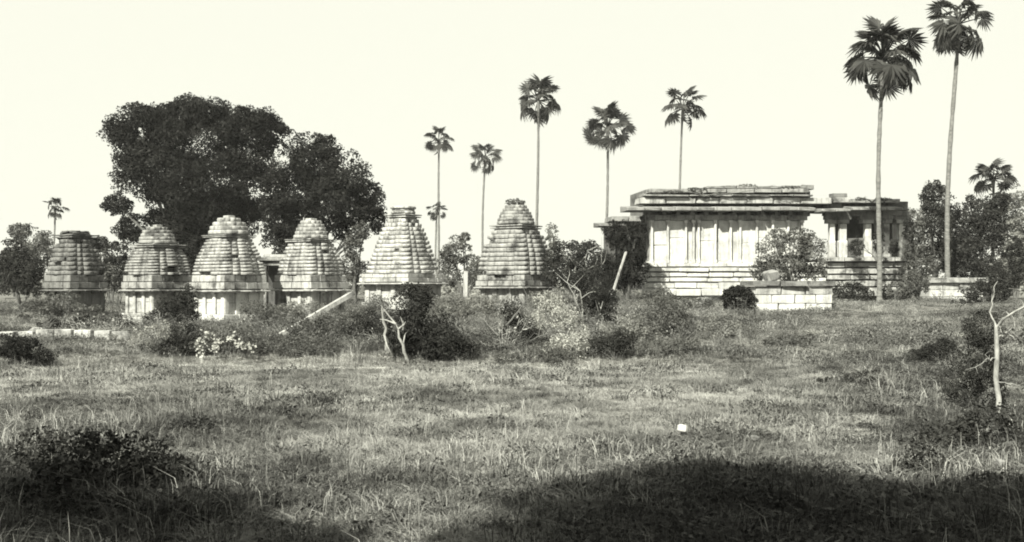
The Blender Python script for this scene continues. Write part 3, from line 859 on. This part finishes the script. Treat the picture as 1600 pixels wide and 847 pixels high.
for i, (lb, Y, lobes, mt, lf, dn, st_) in enumerate(SC):
    low = max(lobes, key=lambda l: l[1] + l[3])
    Y = min(ground_depth(low[0], low[1] + low[3] * .75), 43.0)
    lf *= .9 * (Y / 35) ** .5
    lobes = [(l[0], l[1] - .12 * l[3], l[2] * 1.12, l[3] * 1.18) for l in lobes]
    p = plant('bush', lb, 'bush', Y, lobes, mt, lf * .85, dn * (1.5 if mt == 'leaf_dark' else 1.0), trunk_r=.026, seed=200 + i, stems=st_, group='scrub bushes before the shrines', clump=.36)
    if 'blossoms' in lb:
        fl = Geo(); rs = np.random.default_rng(5); kk = Y / F; b = p.location
        for (u, v) in ((325, 530), (338, 522), (352, 533), (371, 527), (384, 538), (398, 541), (345, 541), (322, 545)):
            P = np.array([X(u, Y) - b.x, -.55, Z(v, Y) - b.z]) + rs.normal(size=(26, 3)) * .055
            fl.leaves(P, np.tile([0, -.6, .6], (26, 1)), .06, rs, .9)
        link('blossom', fl.mesh('blossom'), p, M['flower'])
Fh = Geo(); rs = np.random.default_rng(77)
for i in range(420):
    yy = rs.uniform(95, 190); xx = rs.uniform(-.62, .62) * yy
    hh = rs.uniform(.9, 2.3) * (1.2 if abs(xx) > .25 * yy else .8); P = rs.normal(size=(110, 3)) * np.array([1.7, 1.3, .38 * hh]) + np.array([xx, yy, .95 + hh * .4]); P[:, 2] = np.maximum(P[:, 2], 1.0)
    Fh.leaves(P, np.tile([0, -.3, .8], (110, 1)), .5, rs)
props(link('distant_scrub', Fh.mesh('distant_scrub'), None, M['leaf_grey']), 'low grey scrub far off behind the ruins', 'scrub', kind='stuff')
# weeds on the top of the shrine
plant('weed_tuft', 'tuft of weeds sprouting from the top of the stepped shrine', 'weed', 52, [(797, 316, 8, 5), (806, 315, 8, 6), (816, 317, 6, 4)], 'leaf_mid', .06, .6, trunk_r=.012, foot=Z(321, 52), seed=9,
      stems=None)

# dark near weeds, lower corners of the field
NW = [
    ('straggling dark weeds between the lower left clumps', 9.0, [(210, 690, 50, 20), (150, 680, 40, 18), (270, 760, 40, 20)], 'leaf_dark', .04, .25),
    ('dark weed clump rising at the left edge of the field', 9.6, [(60, 690, 44, 30), (110, 700, 40, 24)], 'leaf_dark', .042, .3),
    ('loose dark weeds in the middle of the left foreground', 8.7, [(300, 735, 50, 24), (250, 715, 40, 20)], 'leaf_dark', .04, .22),
    ('low dark weeds at the bottom edge of the left foreground', 7.2, [(180, 800, 60, 30), (80, 805, 60, 30), (290, 815, 50, 22), (30, 815, 40, 26)], 'leaf_black', .04, .4),
    ('dark ragged weed clump at the lower left corner', 7.6, [(70, 770, 60, 34), (40, 815, 60, 30), (130, 790, 60, 28)], 'leaf_black', .045, .5),
    ('dark weed clump above the ragged clump in the lower left corner', 8.4, [(160, 720, 60, 30), (110, 735, 50, 24), (220, 730, 46, 22)], 'leaf_dark', .042, .38),
    ('dark leafy weeds in the field right of the lower left corner', 7.4, [(260, 795, 50, 26), (320, 800, 44, 20)], 'leaf_dark', .04, .32),
    ('small dark weed clump near the bottom edge left of the shadow', 7.3, [(390, 812, 30, 16)], 'leaf_dark', .04, .35),
    ('straggling dark weed at the lower right in front of the sapling', 9.6, [(1445, 715, 34, 40), (1420, 745, 34, 22)], 'leaf_dark', .04, .25),
    ('dark weeds at the right edge below the sapling', 11, [(1540, 680, 44, 34), (1575, 720, 34, 34), (1500, 700, 30, 24)], 'leaf_dark', .042, .4),
    ('dark weeds in the lower right corner', 8.6, [(1560, 790, 50, 34), (1500, 800, 44, 24)], 'leaf_black', .042, .5),
]
for i, (lb, Y, lobes, mt, lf, dn) in enumerate(NW):
    lobes = [(l[0], l[1] + (12 if l[0] < 600 else -8), l[2] * 1.15, l[3] * 1.2) for l in lobes]
    plant('weed_clump', lb, 'weeds', Y, lobes, mt, lf, dn * 1.7, trunk_r=.006, seed=300 + i, group='dark weeds in the near field', clump=.4)

# bare white sapling
def sapling():
    Y = 13.1; bx = X(1557, Y); bz = gz(bx, Y)
    root = thing('bare_sapling', 'thin bare white sapling with forked limbs at the right edge', 'tree', (bx, Y, bz))
    L = lambda u, v, dy=0: np.array([X(u, Y) - bx, dy, Z(v, Y) - bz])
    tr = Geo(); tr.tube([L(1557, 668), L(1561, 625), L(1556, 590), L(1558, 555), L(1557, 528), L(1556, 508)], [.036, .032, .03, .028, .026, .016], 8)
    link('trunk', tr.mesh('trunk', True), root, M['bark_pale'])
    for pts, r in (([L(1557, 512), L(1566, 494, -.1), L(1590, 478, -.2), L(1612, 470, -.3)], .024), ([L(1557, 528), L(1575, 522, .1), L(1598, 512, .2)], .018),
                   ([L(1556, 510), L(1553, 490, .1), L(1557, 465, .1), L(1562, 440, .1)], .016), ([L(1556, 560), L(1530, 560, -.2), L(1495, 572, -.4)], .012),
                   ([L(1556, 598), L(1575, 598, -.1), L(1605, 597, -.3)], .009), ([L(1590, 478, -.2), L(1597, 455, -.2), L(1606, 425, -.1)], .011), ([L(1575, 522, .1), L(1592, 530, .1), L(1610, 528, .2)], .01)):
        pts = np.array(pts); tt = np.linspace(0, len(pts) - 1, 9)
        pts = np.stack([np.interp(tt, np.arange(len(pts)), pts[:, q]) for q in range(3)], 1)
        pts[1:] += rng.normal(size=(8, 3)) * .012
        b = Geo(); b.tube(pts, np.linspace(r, r * .3, 9) * .72 * rng.uniform(.85, 1.2, 9), 6)
        for w in range(4):
            i0 = int(rng.integers(3, 9)); e2 = pts[i0] + rng.normal(size=3) * np.array([.09, .06, .07]) + np.array([0, 0, .05])
            b.tube([pts[i0], (pts[i0] + e2) / 2 + rng.normal(size=3) * .015, e2], np.array([.3, .22, .1]) * r, 4)
        limb = link('limb', b.mesh('limb', True), root, M['bark_pale'])
        lf = Geo(); q = np.array(pts)[[5, 6, 7, 8, 8]].repeat(5, 0) + rng.normal(size=(25, 3)) * .07
        lf.leaves(q, np.tile([0, 0, .8], (25, 1)), .05, rng)
        link('leaf_cluster', lf.mesh('leaf_cluster'), limb, M['leaf_mid'])
sapling()

# ------------------------------------------------------------------ palmyra palms
def frond_mesh(seed, seg=22, rad=.71, pet=1.12, spread=290, cup=.3, ragged=.12):
    """fan leaf: stalk, then a nearly round cupped blade split into pleated pointed segments"""
    rs = np.random.default_rng(seed); G = Geo()
    t = np.linspace(0, 1, 5)
    G.tube(np.stack([t * pet, t * 0, .12 * np.sin(t * 2.2)], 1), np.linspace(.04, .02, 5), 4)
    hub = np.array([pet, 0, .12 * math.sin(2.2)])
    half = R(spread) / 2; da = 2 * half / seg
    tilt = R(-28)
    for i in range(seg):
        a = -half + da * (i + .5)
        r = rad * (.80 + .20 * math.cos(a * .5)) * (1 - ragged * rs.random())
        def pt(ang, rr, up):
            q = rr / rad
            z = up - cup * q * q * (.35 + .65 * abs(math.sin(ang)))
            x, y = math.cos(ang) * rr, math.sin(ang) * rr
            return hub + np.array([x * math.cos(tilt) - z * math.sin(tilt) * -1 * 0, y, x * math.sin(tilt) + z])
        mid = r * .60; w = da * .47
        fold = .05 * (1 if i % 2 else -1)
        V = [hub, pt(a - w, mid, fold), pt(a + rs.normal() * .04, r, -.1 * rs.random()), pt(a + w, mid, -fold)]
        G.add(V, [(0, 1, 2, 3)])
    return G.mesh('frond')
FRONDS = [frond_mesh(i, ragged=.08 + .1 * (i % 3), cup=.12 + .1 * i) for i in range(5)]
for me in FRONDS: me.materials.append(M['frond'])


def palm(u, vbase, utop, vtop, Y, crown_px, nfr, label, seed, trunk_px=8, scale_w=1.0, low=-46, foot=None, bare=None):
    rs = np.random.default_rng(seed)
    k = Y / F
    bx = X(u, Y); bz = gz(bx, Y) if foot is None else foot
    root = thing('palm_tree', label, 'palm tree', (bx, Y, bz), 0, 'tall fan palms')
    R_ = crown_px / 2 * k
    zc = Z(vtop, Y) - bz                     # crown centre
    xc = X(utop, Y) - bx
    n = 44
    t = np.linspace(0, 1, n)
    px_ = xc * (t ** 1.6) + .14 * np.sin(t * 5 + seed)* (1 - t); pz = -.15 + (zc + .15) * t
    r0 = trunk_px * .82 * k / 2
    rad = r0 * (1.12 - .35 * t) + r0 * .5 * np.exp(-t * 40) + r0 * .07 * np.sin(np.arange(n) * 2.1) + r0 * .05 * rs.normal(size=n)
    G = Geo(); G.tube(np.stack([px_, 0 * t, pz], 1), rad, 9)
    link('trunk', G.mesh('trunk', True), root, M['palm_bark'])
    B = Geo(); sl = slice(n - 4, n)
    B.tube(np.stack([px_[sl], 0 * t[sl], pz[sl]], 1), rad[sl] * np.array([1.12, 1.45, 1.6, 1.3]), 9)
    link('crown_boot', B.mesh('crown_boot', True), root, M['palm_boot'])
    s = R_ / 1.85
    for i in range(nfr):
        el = R(88 - (88 - low) * ((i + .5) / nfr) ** .95 + rs.normal() * 7)
        az = i * 2.39996 + rs.normal() * .25
        d = Vector((math.cos(el) * math.cos(az), math.cos(el) * math.sin(az), math.sin(el)))
        q = d.to_track_quat('X', 'Z').to_matrix().to_4x4()
        roll = Matrix.Rotation(rs.normal() * .8, 4, 'X')
        pitch = Matrix.Rotation(R(rs.uniform(-5, 25)), 4, 'Y')
        o = bpy.data.objects.new('frond', FRONDS[int(rs.integers(len(FRONDS)))])
        COL.objects.link(o); o.parent = root
        ss = s * rs.uniform(.82, 1.1)
        o.matrix_local = Matrix.Translation((xc, 0, zc + .02)) @ q @ roll @ pitch @ Matrix.Diagonal((ss, ss, ss, 1))
    return root

palm(1370, 472, 1380, 92, 50, 146, 46, 'tall fan palm with a full round crown rising before the temple porch', 1, 9, low=-48)
palm(1478, 430, 1499, 38, 62, 124, 28, 'tall slender palm with a ragged crown cut by the top right edge', 2, 9, low=-72)
palm(840, 445, 841, 158, 94, 90, 28, 'tallest of the distant palms, above the weedy shrine', 3, 5.5)
palm(947, 445, 950, 202, 90, 94, 24, 'distant palm with a loose spread crown just left of the temple', 4, 5.5)
palm(1057, 445, 1067, 170, 104, 82, 22, 'distant palm rising from behind the temple roof', 5, 5)
palm(684, 445, 686, 222, 135, 58, 20, 'thin distant palm over the right side of the pyramid shrine', 6, 4.5)
palm(752, 445, 758, 248, 125, 62, 20, 'distant palm between the pyramid shrine and the weedy shrine', 7, 4.5)
palm(681, 445, 682, 330, 120, 40, 16, 'short distant palm low beside the pyramid shrine', 8, 4)
palm(84, 445, 86, 328, 110, 46, 16, 'small distant palm above the trees at the far left', 9, 4)
palm(1552, 430, 1552, 280, 70, 76, 24, 'short dark palm sticking up from the trees at the far right', 10, 6, low=-30)

# ------------------------------------------------------------------ shade trees behind the photographer, and added sky blockers
def shade_tree(label, base, lobes, leaf, n, seed):
    rs = np.random.default_rng(seed)
    root = thing('shade_tree', label, 'tree', (base[0], base[1], gz(*base)), 0, 'trees and added sky blockers behind the photographer')
    W = Geo(); Fo = Geo()
    for (x, y, z, rx, ry, rz, dn) in lobes:
        c = np.array([x - base[0], y - base[1], z]); m = int(n * dn)
        d = spow(rs.normal(size=(m, 3))); rr = rs.random(m) ** .4
        P = c + d * np.array([rx, ry, rz]) * (rr * (1 + .08 * rs.normal(size=m)))[:, None]
        Fo.leaves(P, d * .3 + np.array([0, 0, .8]), leaf, rs)
        e = c; W.tube([[0, 0, -.1], [0, 0, e[2] * .4], e * np.array([.5, .5, .75]), e], [.22, .18, .12, .04], 7)
    link('trunk', W.mesh('trunk', True), root, M['bark_dark'])
    link('crown', Fo.mesh('crown'), root, M['leaf_dark'])
def sh(x, y, H):   # crown position whose shadow falls at ground point (x, y)
    q = H / math.tan(R(SUN_EL))
    return x + math.sin(R(SUN_AZ)) * q, y + math.cos(R(SUN_AZ)) * q, H
L1 = []
for (x, y, H, rx, ry, rz, dn) in ((1.2, 7.2, 10, 1.45, 1.5, 2.1, 1.0), (2.9, 6.3, 9.6, 1.6, 1.5, 1.9, 1.0), (.7, 5.6, 9.4, 1.0, 1.6, 1.6, .9), (4.4, 6.0, 9.5, 1.3, 1.4, 1.7, .9), (2.0, 4.6, 9, 2.4, 2.0, 1.6, 1.2)):
    L1.append((*sh(x, y, H), rx, ry, rz, dn))
for (x, y, H, rx, ry, rz, dn) in ((1.2, 5.6, 4.6, 2.2, 1.5, 1.0, 1.2), (3.6, 5.2, 4.6, 2.2, 1.5, 1.0, 1.2), (0.9, 3.4, 4.6, 1.7, 1.8, 1.0, 1.2), (2.5, 2.0, 5, 4.5, 2.4, 1.2, 2.0), (2.0, -1.5, 6, 6, 2.6, 2.0, 2.4)):  # low canopy lobes added to keep sky light off the shadowed grass
    L1.append((*sh(x, y, H), rx, ry, rz, dn))
shade_tree('leafy tree behind the camera that shades the near field, with low lobes added to block sky light', (L1[0][0], L1[0][1] - 3.5), L1, .22, 5200, 71)
L2 = []
for (x, y, H, rx, ry, rz, dn) in ((-3.6, 8.6, 8, 1.0, .7, .8, .7), (-2.4, 7.4, 8, .8, .6, .7, .6), (-3.2, 7.2, 8.4, 1.1, .8, .8, .9), (-1.5, 6.8, 8, .6, .4, .5, .4), (-5.0, 7.0, 8, 1.0, .9, 1.0, .8)):
    L2.append((*sh(x, y, H), rx, ry, rz, dn))
shade_tree('thin leaved tree behind the camera to the left', (L2[0][0] - .5, L2[0][1] - 1), L2, .14, 2600, 72)

for lb, base, lobes in (('added unseen tree mass blocking sky light behind the camera to the left', (-8, -7), [(-8, -6, 3.6, 4.6, 2.6, 3.3, 1.0), (-11, -4, 3.0, 3, 2.6, 2.8, .8), (-4.5, -6.5, 3.2, 3, 2.2, 3, .8)]),
                        ('added unseen tree mass blocking sky light straight behind the camera', (1, -9), [(0, -8, 3.6, 4.2, 2.4, 3.4, 1.0), (3.5, -7.5, 3.2, 3, 2.2, 3, .8)]),
                        ('added unseen tree mass blocking sky light behind the camera to the right', (9, -6), [(8, -6, 3.6, 4.6, 2.6, 3.3, 1.0), (11, -3, 3.0, 3, 2.6, 2.8, .8)])):
    shade_tree(lb, base, lobes, .34, 5200, int(base[0]) + 90)  # unseen grove, added to cut the sky light reaching the shadow

# ------------------------------------------------------------------ grass (uncountable)
def tuft(seed, n, h, spread, w, lean=.5, curve=.4, leafy=False, stalk=0):
    rs = np.random.default_rng(seed); V = []; Q = []; c = 0
    for i in range(n):
        a = rs.uniform(0, 6.283); r = spread * math.sqrt(rs.random())
        b = np.array([math.cos(a) * r, math.sin(a) * r, -.02])
        H = h * rs.uniform(.45, 1.15)
        d = np.array([math.cos(a + rs.normal() * .9), math.sin(a + rs.normal() * .9), 0]) * H * lean * rs.uniform(.1, 1.2)
        p1 = b + d * .4 + np.array([0, 0, H * .55]); p2 = b + d * (1 + curve) + np.array([0, 0, H * (1 - .3 * curve)])
        s_ = np.array([-math.sin(a), math.cos(a), 0]); s_ = s_ * math.cos(1) + np.array([math.cos(a), math.sin(a), 0]) * math.sin(rs.uniform(-1, 1)); s_ = s_ / np.linalg.norm(s_) * w * rs.uniform(.6, 1.3)
        V += [b - s_ * .5, b + s_ * .5, p1 + s_ * .42, p1 - s_ * .42, p2 + s_ * .06, p2 - s_ * .06]
        Q += [(c, c + 1, c + 2, c + 3), (c + 3, c + 2, c + 4, c + 5)]; c += 6
    for i in range(stalk):
        a = rs.uniform(0, 6.283); H = h * rs.uniform(1.4, 2.2); d = np.array([math.cos(a), math.sin(a), 0]) * H * .18 * rs.random()
        s_ = np.array([math.sin(a), -math.cos(a), 0]) * w * .4
        p0 = np.array([0, 0, 0.]); p1 = d + np.array([0, 0, H * .8]); p2 = d * 1.4 + np.array([0, 0, H]); s2 = s_ * 2.6
        V += [p0 - s_, p0 + s_, p1 + s_, p1 - s_, p1 + s2, p2, p1 - s2, p1 - np.array([0, 0, .03])]
        Q += [(c, c + 1, c + 2, c + 3), (c + 4, c + 5, c + 6, c + 7)]; c += 8
    return np_mesh('tuft', np.array(V), np.array(Q))
def weed(seed, n, h, spread, leaf):
    rs = np.random.default_rng(seed); G = Geo()
    P = rs.normal(size=(n, 3)) * np.array([spread, spread, h * .3]) + np.array([0, 0, h * .5]); P[:, 2] = np.abs(P[:, 2])
    G.leaves(P, np.tile([0, 0, .8], (n, 1)), leaf, rs, .6)
    return G.mesh('weed')


def scatter(name, label, cat, P, rot, scl, idx, protos):
    n = len(P)
    me = bpy.data.meshes.new(name)
    me.vertices.add(n); me.vertices.foreach_set("co", np.asarray(P, np.float32).ravel())
    for an, ty, arr in (("rotz", 'FLOAT', rot), ("scl", 'FLOAT', scl), ("pick", 'INT', idx)):
        at = me.attributes.new(an, ty, 'POINT'); at.data.foreach_set("value", np.asarray(arr, np.int32 if ty == 'INT' else np.float32))
    me.update()
    o = link(name, me)
    for mt in {p.data.materials[0].name: p.data.materials[0] for p in protos}.values(): me.materials.append(mt)
    ng = bpy.data.node_groups.new(name + "_scatter", 'GeometryNodeTree')
    ng.interface.new_socket("Geometry", in_out='INPUT', socket_type='NodeSocketGeometry')
    ng.interface.new_socket("Geometry", in_out='OUTPUT', socket_type='NodeSocketGeometry')
    N, L = ng.nodes, ng.links
    gi = N.new("NodeGroupInput"); go = N.new("NodeGroupOutput")
    j = N.new("GeometryNodeJoinGeometry")
    for p in reversed(protos):
        oi = N.new("GeometryNodeObjectInfo"); oi.inputs["Object"].default_value = p; oi.inputs["As Instance"].default_value = False
        g2 = N.new("GeometryNodeGeometryToInstance")
        L.new(oi.outputs["Geometry"], g2.inputs[0]); L.new(g2.outputs[0], j.inputs[0])
    ip = N.new("GeometryNodeInstanceOnPoints"); ip.inputs["Pick Instance"].default_value = True
    def attr(nm, ty):
        a = N.new("GeometryNodeInputNamedAttribute"); a.data_type = ty; a.inputs[0].default_value = nm
        return a.outputs["Attribute"]
    cx = N.new("ShaderNodeCombineXYZ"); L.new(attr("rotz", 'FLOAT'), cx.inputs[2])
    er = N.new("FunctionNodeEulerToRotation"); L.new(cx.outputs[0], er.inputs[0])
    L.new(gi.outputs[0], ip.inputs["Points"]); L.new(j.outputs[0], ip.inputs["Instance"]); L.new(attr("pick", 'INT'), ip.inputs["Instance Index"])
    L.new(er.outputs[0], ip.inputs["Rotation"]); L.new(attr("scl", 'FLOAT'), ip.inputs["Scale"])
    L.new(ip.outputs[0], go.inputs[0])
    md = o.modifiers.new("scatter", 'NODES'); md.node_group = ng
    props(o, label, cat, kind='stuff')
    return o


def proto(me, mat):
    me.materials.append(M[mat])
    return bpy.data.objects.new('tuft', me)       # never linked: only a source for the scatter


def field_points(y0, y1, dens, margin=6.5, slope=.50):
    area_w = lambda y: 2 * (slope * y + margin)
    n = int(dens * (y1 - y0) * area_w((y0 + y1) / 2))
    y = rng.uniform(y0, y1, int(n * 1.35)); w = area_w(y); keep = rng.random(len(y)) < w / area_w(y1)
    y = y[keep]; x = (rng.random(len(y)) - .5) * area_w(y)
    return x, y


def lowfreq(x, y, s, ph):
    return (np.sin(x * s + ph) * np.sin(y * s * .8 + ph * 2) + np.sin(x * s * 2.3 - y * s * 1.7 + ph) * .6 + np.sin(x * s * 4.7 + y * s * 3.9) * .35) / 1.95


M['grass_straw'] = grass_mat('grass_straw', .28, .5)
pd = [proto(tuft(1, 60, .08, .10, .006, 1.0, .7), 'grass_dry'), proto(tuft(2, 54, .10, .11, .006, 1.2, .8), 'grass_dry'), proto(tuft(3, 60, .06, .12, .007, 1.5, .7), 'grass_dry'),
      proto(tuft(4, 50, .15, .12, .005, .9, .8), 'grass_dry'), proto(tuft(5, 48, .125, .12, .007, 1.3, 1.0), 'grass_tall_and_shade'), proto(weed(6, 44, .09, .09, .035), 'grass_tall_and_shade'), proto(tuft(7, 40, .06, .13, .009, 1.4, .7), 'grass_straw'), proto(tuft(8, 16, .30, .10, .0045, .5, .8), 'grass_dry'), proto(tuft(9, 16, .28, .10, .0045, .55, .8), 'grass_tall_and_shade')]
x1, y1 = field_points(4.5, 13, 150); x2, y2 = field_points(13, 26, 60)
x = np.concatenate([x1, x2]); y = np.concatenate([y1, y2])
lf = lowfreq(x, y, .8, .7); pr = rng.random(len(x))
left = sstep(-1.0, -4.0, x + .12 * (y - 9)) if False else (1 - sstep(-4.5, -1.5, x + .0 * y)) * (1 - sstep(12, 17, y))
right = sstep(2.6, 4.4, x - .22 * (y - 8)) 
tall = .06 + .18 * np.clip(lf, 0, 1) + .42 * left + .45 * right
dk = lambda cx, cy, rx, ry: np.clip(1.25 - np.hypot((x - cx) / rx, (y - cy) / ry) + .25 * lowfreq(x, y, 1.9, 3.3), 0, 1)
shade_tuss = np.maximum.reduce([.95 * dk(2.6, 7.0, 2.7, 2.9), .85 * dk(-3.4, 8.2, 2.6, 2.4), .8 * dk(5.6, 11.5, 1.9, 4.5), .5 * dk(-6.5, 13.5, 3.0, 3.5)])  # dark tufts massed over the shadow areas, shade put into grass colour
tall = np.maximum(tall, shade_tuss)  # tall share also takes the tufts that darken the shadow areas
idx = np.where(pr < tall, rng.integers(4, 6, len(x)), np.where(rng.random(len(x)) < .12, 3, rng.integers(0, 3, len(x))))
straw = sstep(19.5, 21.8, y) * (1 - sstep(23.1, 23.5, y)) * sstep(-13, -5, x) * (1 - sstep(2, 7, x)) * .8 + .18 * np.clip(lowfreq(x, y, 1.6, 2.2), 0, 1)
idx = np.where((rng.random(len(x)) < straw) & (shade_tuss < .4), 6, idx)
wisp = .035 + .10 * np.clip(lowfreq(x, y, .9, 5.1), 0, 1) + .08 * left + .10 * shade_tuss
wr = rng.random(len(x))
idx = np.where(wr < wisp, np.where(rng.random(len(x)) < .35 + .5 * (shade_tuss > .4), 8, 7), idx)
scl = rng.uniform(.65, 1.25, len(x)) * (1 + .15 * (shade_tuss > .5)) * (1 + .35 * np.clip(lf, -.6, 1)) * (1 + .25 * sstep(14, 24, y))
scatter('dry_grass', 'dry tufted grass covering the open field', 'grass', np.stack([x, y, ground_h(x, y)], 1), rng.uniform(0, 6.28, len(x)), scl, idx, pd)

ps = [proto(tuft(11, 30, .12, .2, .014, 1.0, .7), 'grass_scrub'), proto(tuft(12, 34, .17, .2, .011, 1.1, .8), 'grass_scrub'), proto(weed(13, 70, .09, .2, .035), 'grass_scrub'),
      proto(weed(14, 90, .14, .22, .04), 'grass_scrub'), proto(tuft(15, 34, .09, .24, .014, 1.4, .7), 'grass_scrub')]
def twigs(seed, n, h):
    rs = np.random.default_rng(seed); G = Geo()
    for i in range(n):
        p = np.array([[rs.normal() * .05, rs.normal() * .05, -.03]] * 5)
        d = np.array([rs.normal() * .35, rs.normal() * .35, 1.0]) * h * rs.uniform(.6, 1.1)
        t = np.linspace(0, 1, 5)[:, None]
        p = p + d * t + np.cumsum(rs.normal(size=(5, 3)) * .03 * h, 0)
        G.tube(p, np.linspace(.011, .003, 5), 3)
        for w in range(3):
            i0 = int(rs.integers(1, 5)); e = p[i0] + rs.normal(size=3) * np.array([.22, .22, .12]) * h + np.array([0, 0, .12 * h])
            G.tube([p[i0], (p[i0] + e) / 2 + rs.normal(size=3) * .02, e], [.006, .004, .002], 3)
            Cc = e + rs.normal(size=(3, 3)) * .03
            G.leaves(Cc, np.tile([0, 0, .8], (3, 1)), .045, rs)
    return G.mesh('twig')
ps += [proto(weed(21, 130, .26, .22, .045), 'leaf_dark'), proto(weed(22, 120, .28, .24, .045), 'leaf_mid'), proto(tuft(23, 90, .30, .24, .008, .9, .9), 'grass_scrub'),
       proto(tuft(24, 80, .26, .24, .008, 1.1, .9), 'leaf_pale'), proto(tuft(25, 80, .34, .24, .008, 1.0, .9), 'grass_dry'), proto(twigs(26, 7, .55), 'bark_dark'), proto(twigs(27, 6, .5), 'bark_pale')]
x1, y1 = field_points(23.4, 40, 17); x2, y2 = field_points(40, 60, 9)
x = np.concatenate([x1, x2]); y = np.concatenate([y1, y2])
u_ = 800 + F * x / y
lf = lowfreq(x, y, .45, 1.9); l2 = lowfreq(x, y, 1.1, .4)
idx = np.where(lf > .1, rng.integers(1, 4, len(x)), rng.choice([0, 4, 4, 2], len(x)))
pb = .30 * (1 - .75 * sstep(.5, 5.0, x - .16 * (y - 24))) * (1 - .85 * sstep(36, 40, y) * (1 - sstep(47, 50, y)))
pb = np.where((u_ < 215) & (y > 24) & (y < 32.2), pb * .1, pb)
edge = sstep(23.4, 23.9, y) * (1 - sstep(25.2, 26.6, y)) * sstep(-9.5, -7, x) * (1 - sstep(2, 5, x))
pb = pb * (1 + .7 * sstep(25, 28, y) * (1 - sstep(36, 40, y)) * (1 - sstep(3, 6, x)))
pb = np.maximum(pb, .5 * edge)
big = rng.random(len(x)) < pb
tone = 1.25 * l2 + .4 * rng.normal(size=len(x)) - .9 * edge
kind = np.where(tone < -.45, 5, np.where(tone < -.2, 6, np.where(tone < -.05, 10, np.where(tone < .35, 7, np.where(tone < .42, 11, np.where(tone < .8, 9, 8))))))
idx = np.where(big, kind, idx)
scl = rng.uniform(.6, 1.3, len(x)) * (1 + .5 * np.clip(lf, -.5, 1))
ok = ~((y > 42) & (rng.random(len(x)) < .25))
scatter('scrub_ground_cover', 'rough scrub and coarse grass on the slope below the shrines', 'scrub', np.stack([x, y, ground_h(x, y)], 1)[ok], rng.uniform(0, 6.28, len(x))[ok], scl[ok], idx[ok], ps)

# ------------------------------------------------------------------ air
def haze():
    m, t, N, L = nodes_of('haze_air')
    v = N.new("ShaderNodeVolumePrincipled"); v.inputs["Density"].default_value = .00024; v.inputs["Color"].default_value = (.97, .97, .95, 1); v.inputs["Anisotropy"].default_value = 0.0
    o = N.new("ShaderNodeOutputMaterial"); L.new(v.outputs[0], o.inputs["Volume"])
    zt, zb, q = 23.0, -2.0, 1560.0
    V = [(-q, -q, zb), (q, -q, zb), (q, q, zb), (-q, q, zb), (-q, -q, zt), (q, -q, zt), (q, q, zt), (-q, q, zt)]
    Q = [(3, 2, 1, 0), (4, 5, 6, 7), (0, 1, 5, 4), (1, 2, 6, 5), (2, 3, 7, 6), (3, 0, 4, 7)]
    props(link('haze', np_mesh('haze', V, Q), None, m), 'thin pale haze over the field and ruins', 'haze', kind='stuff')
haze()
print('TRIS', sum(len(o.data.loop_triangles) or sum(len(p.vertices) - 2 for p in o.data.polygons) for o in S.objects if o.type == 'MESH'))
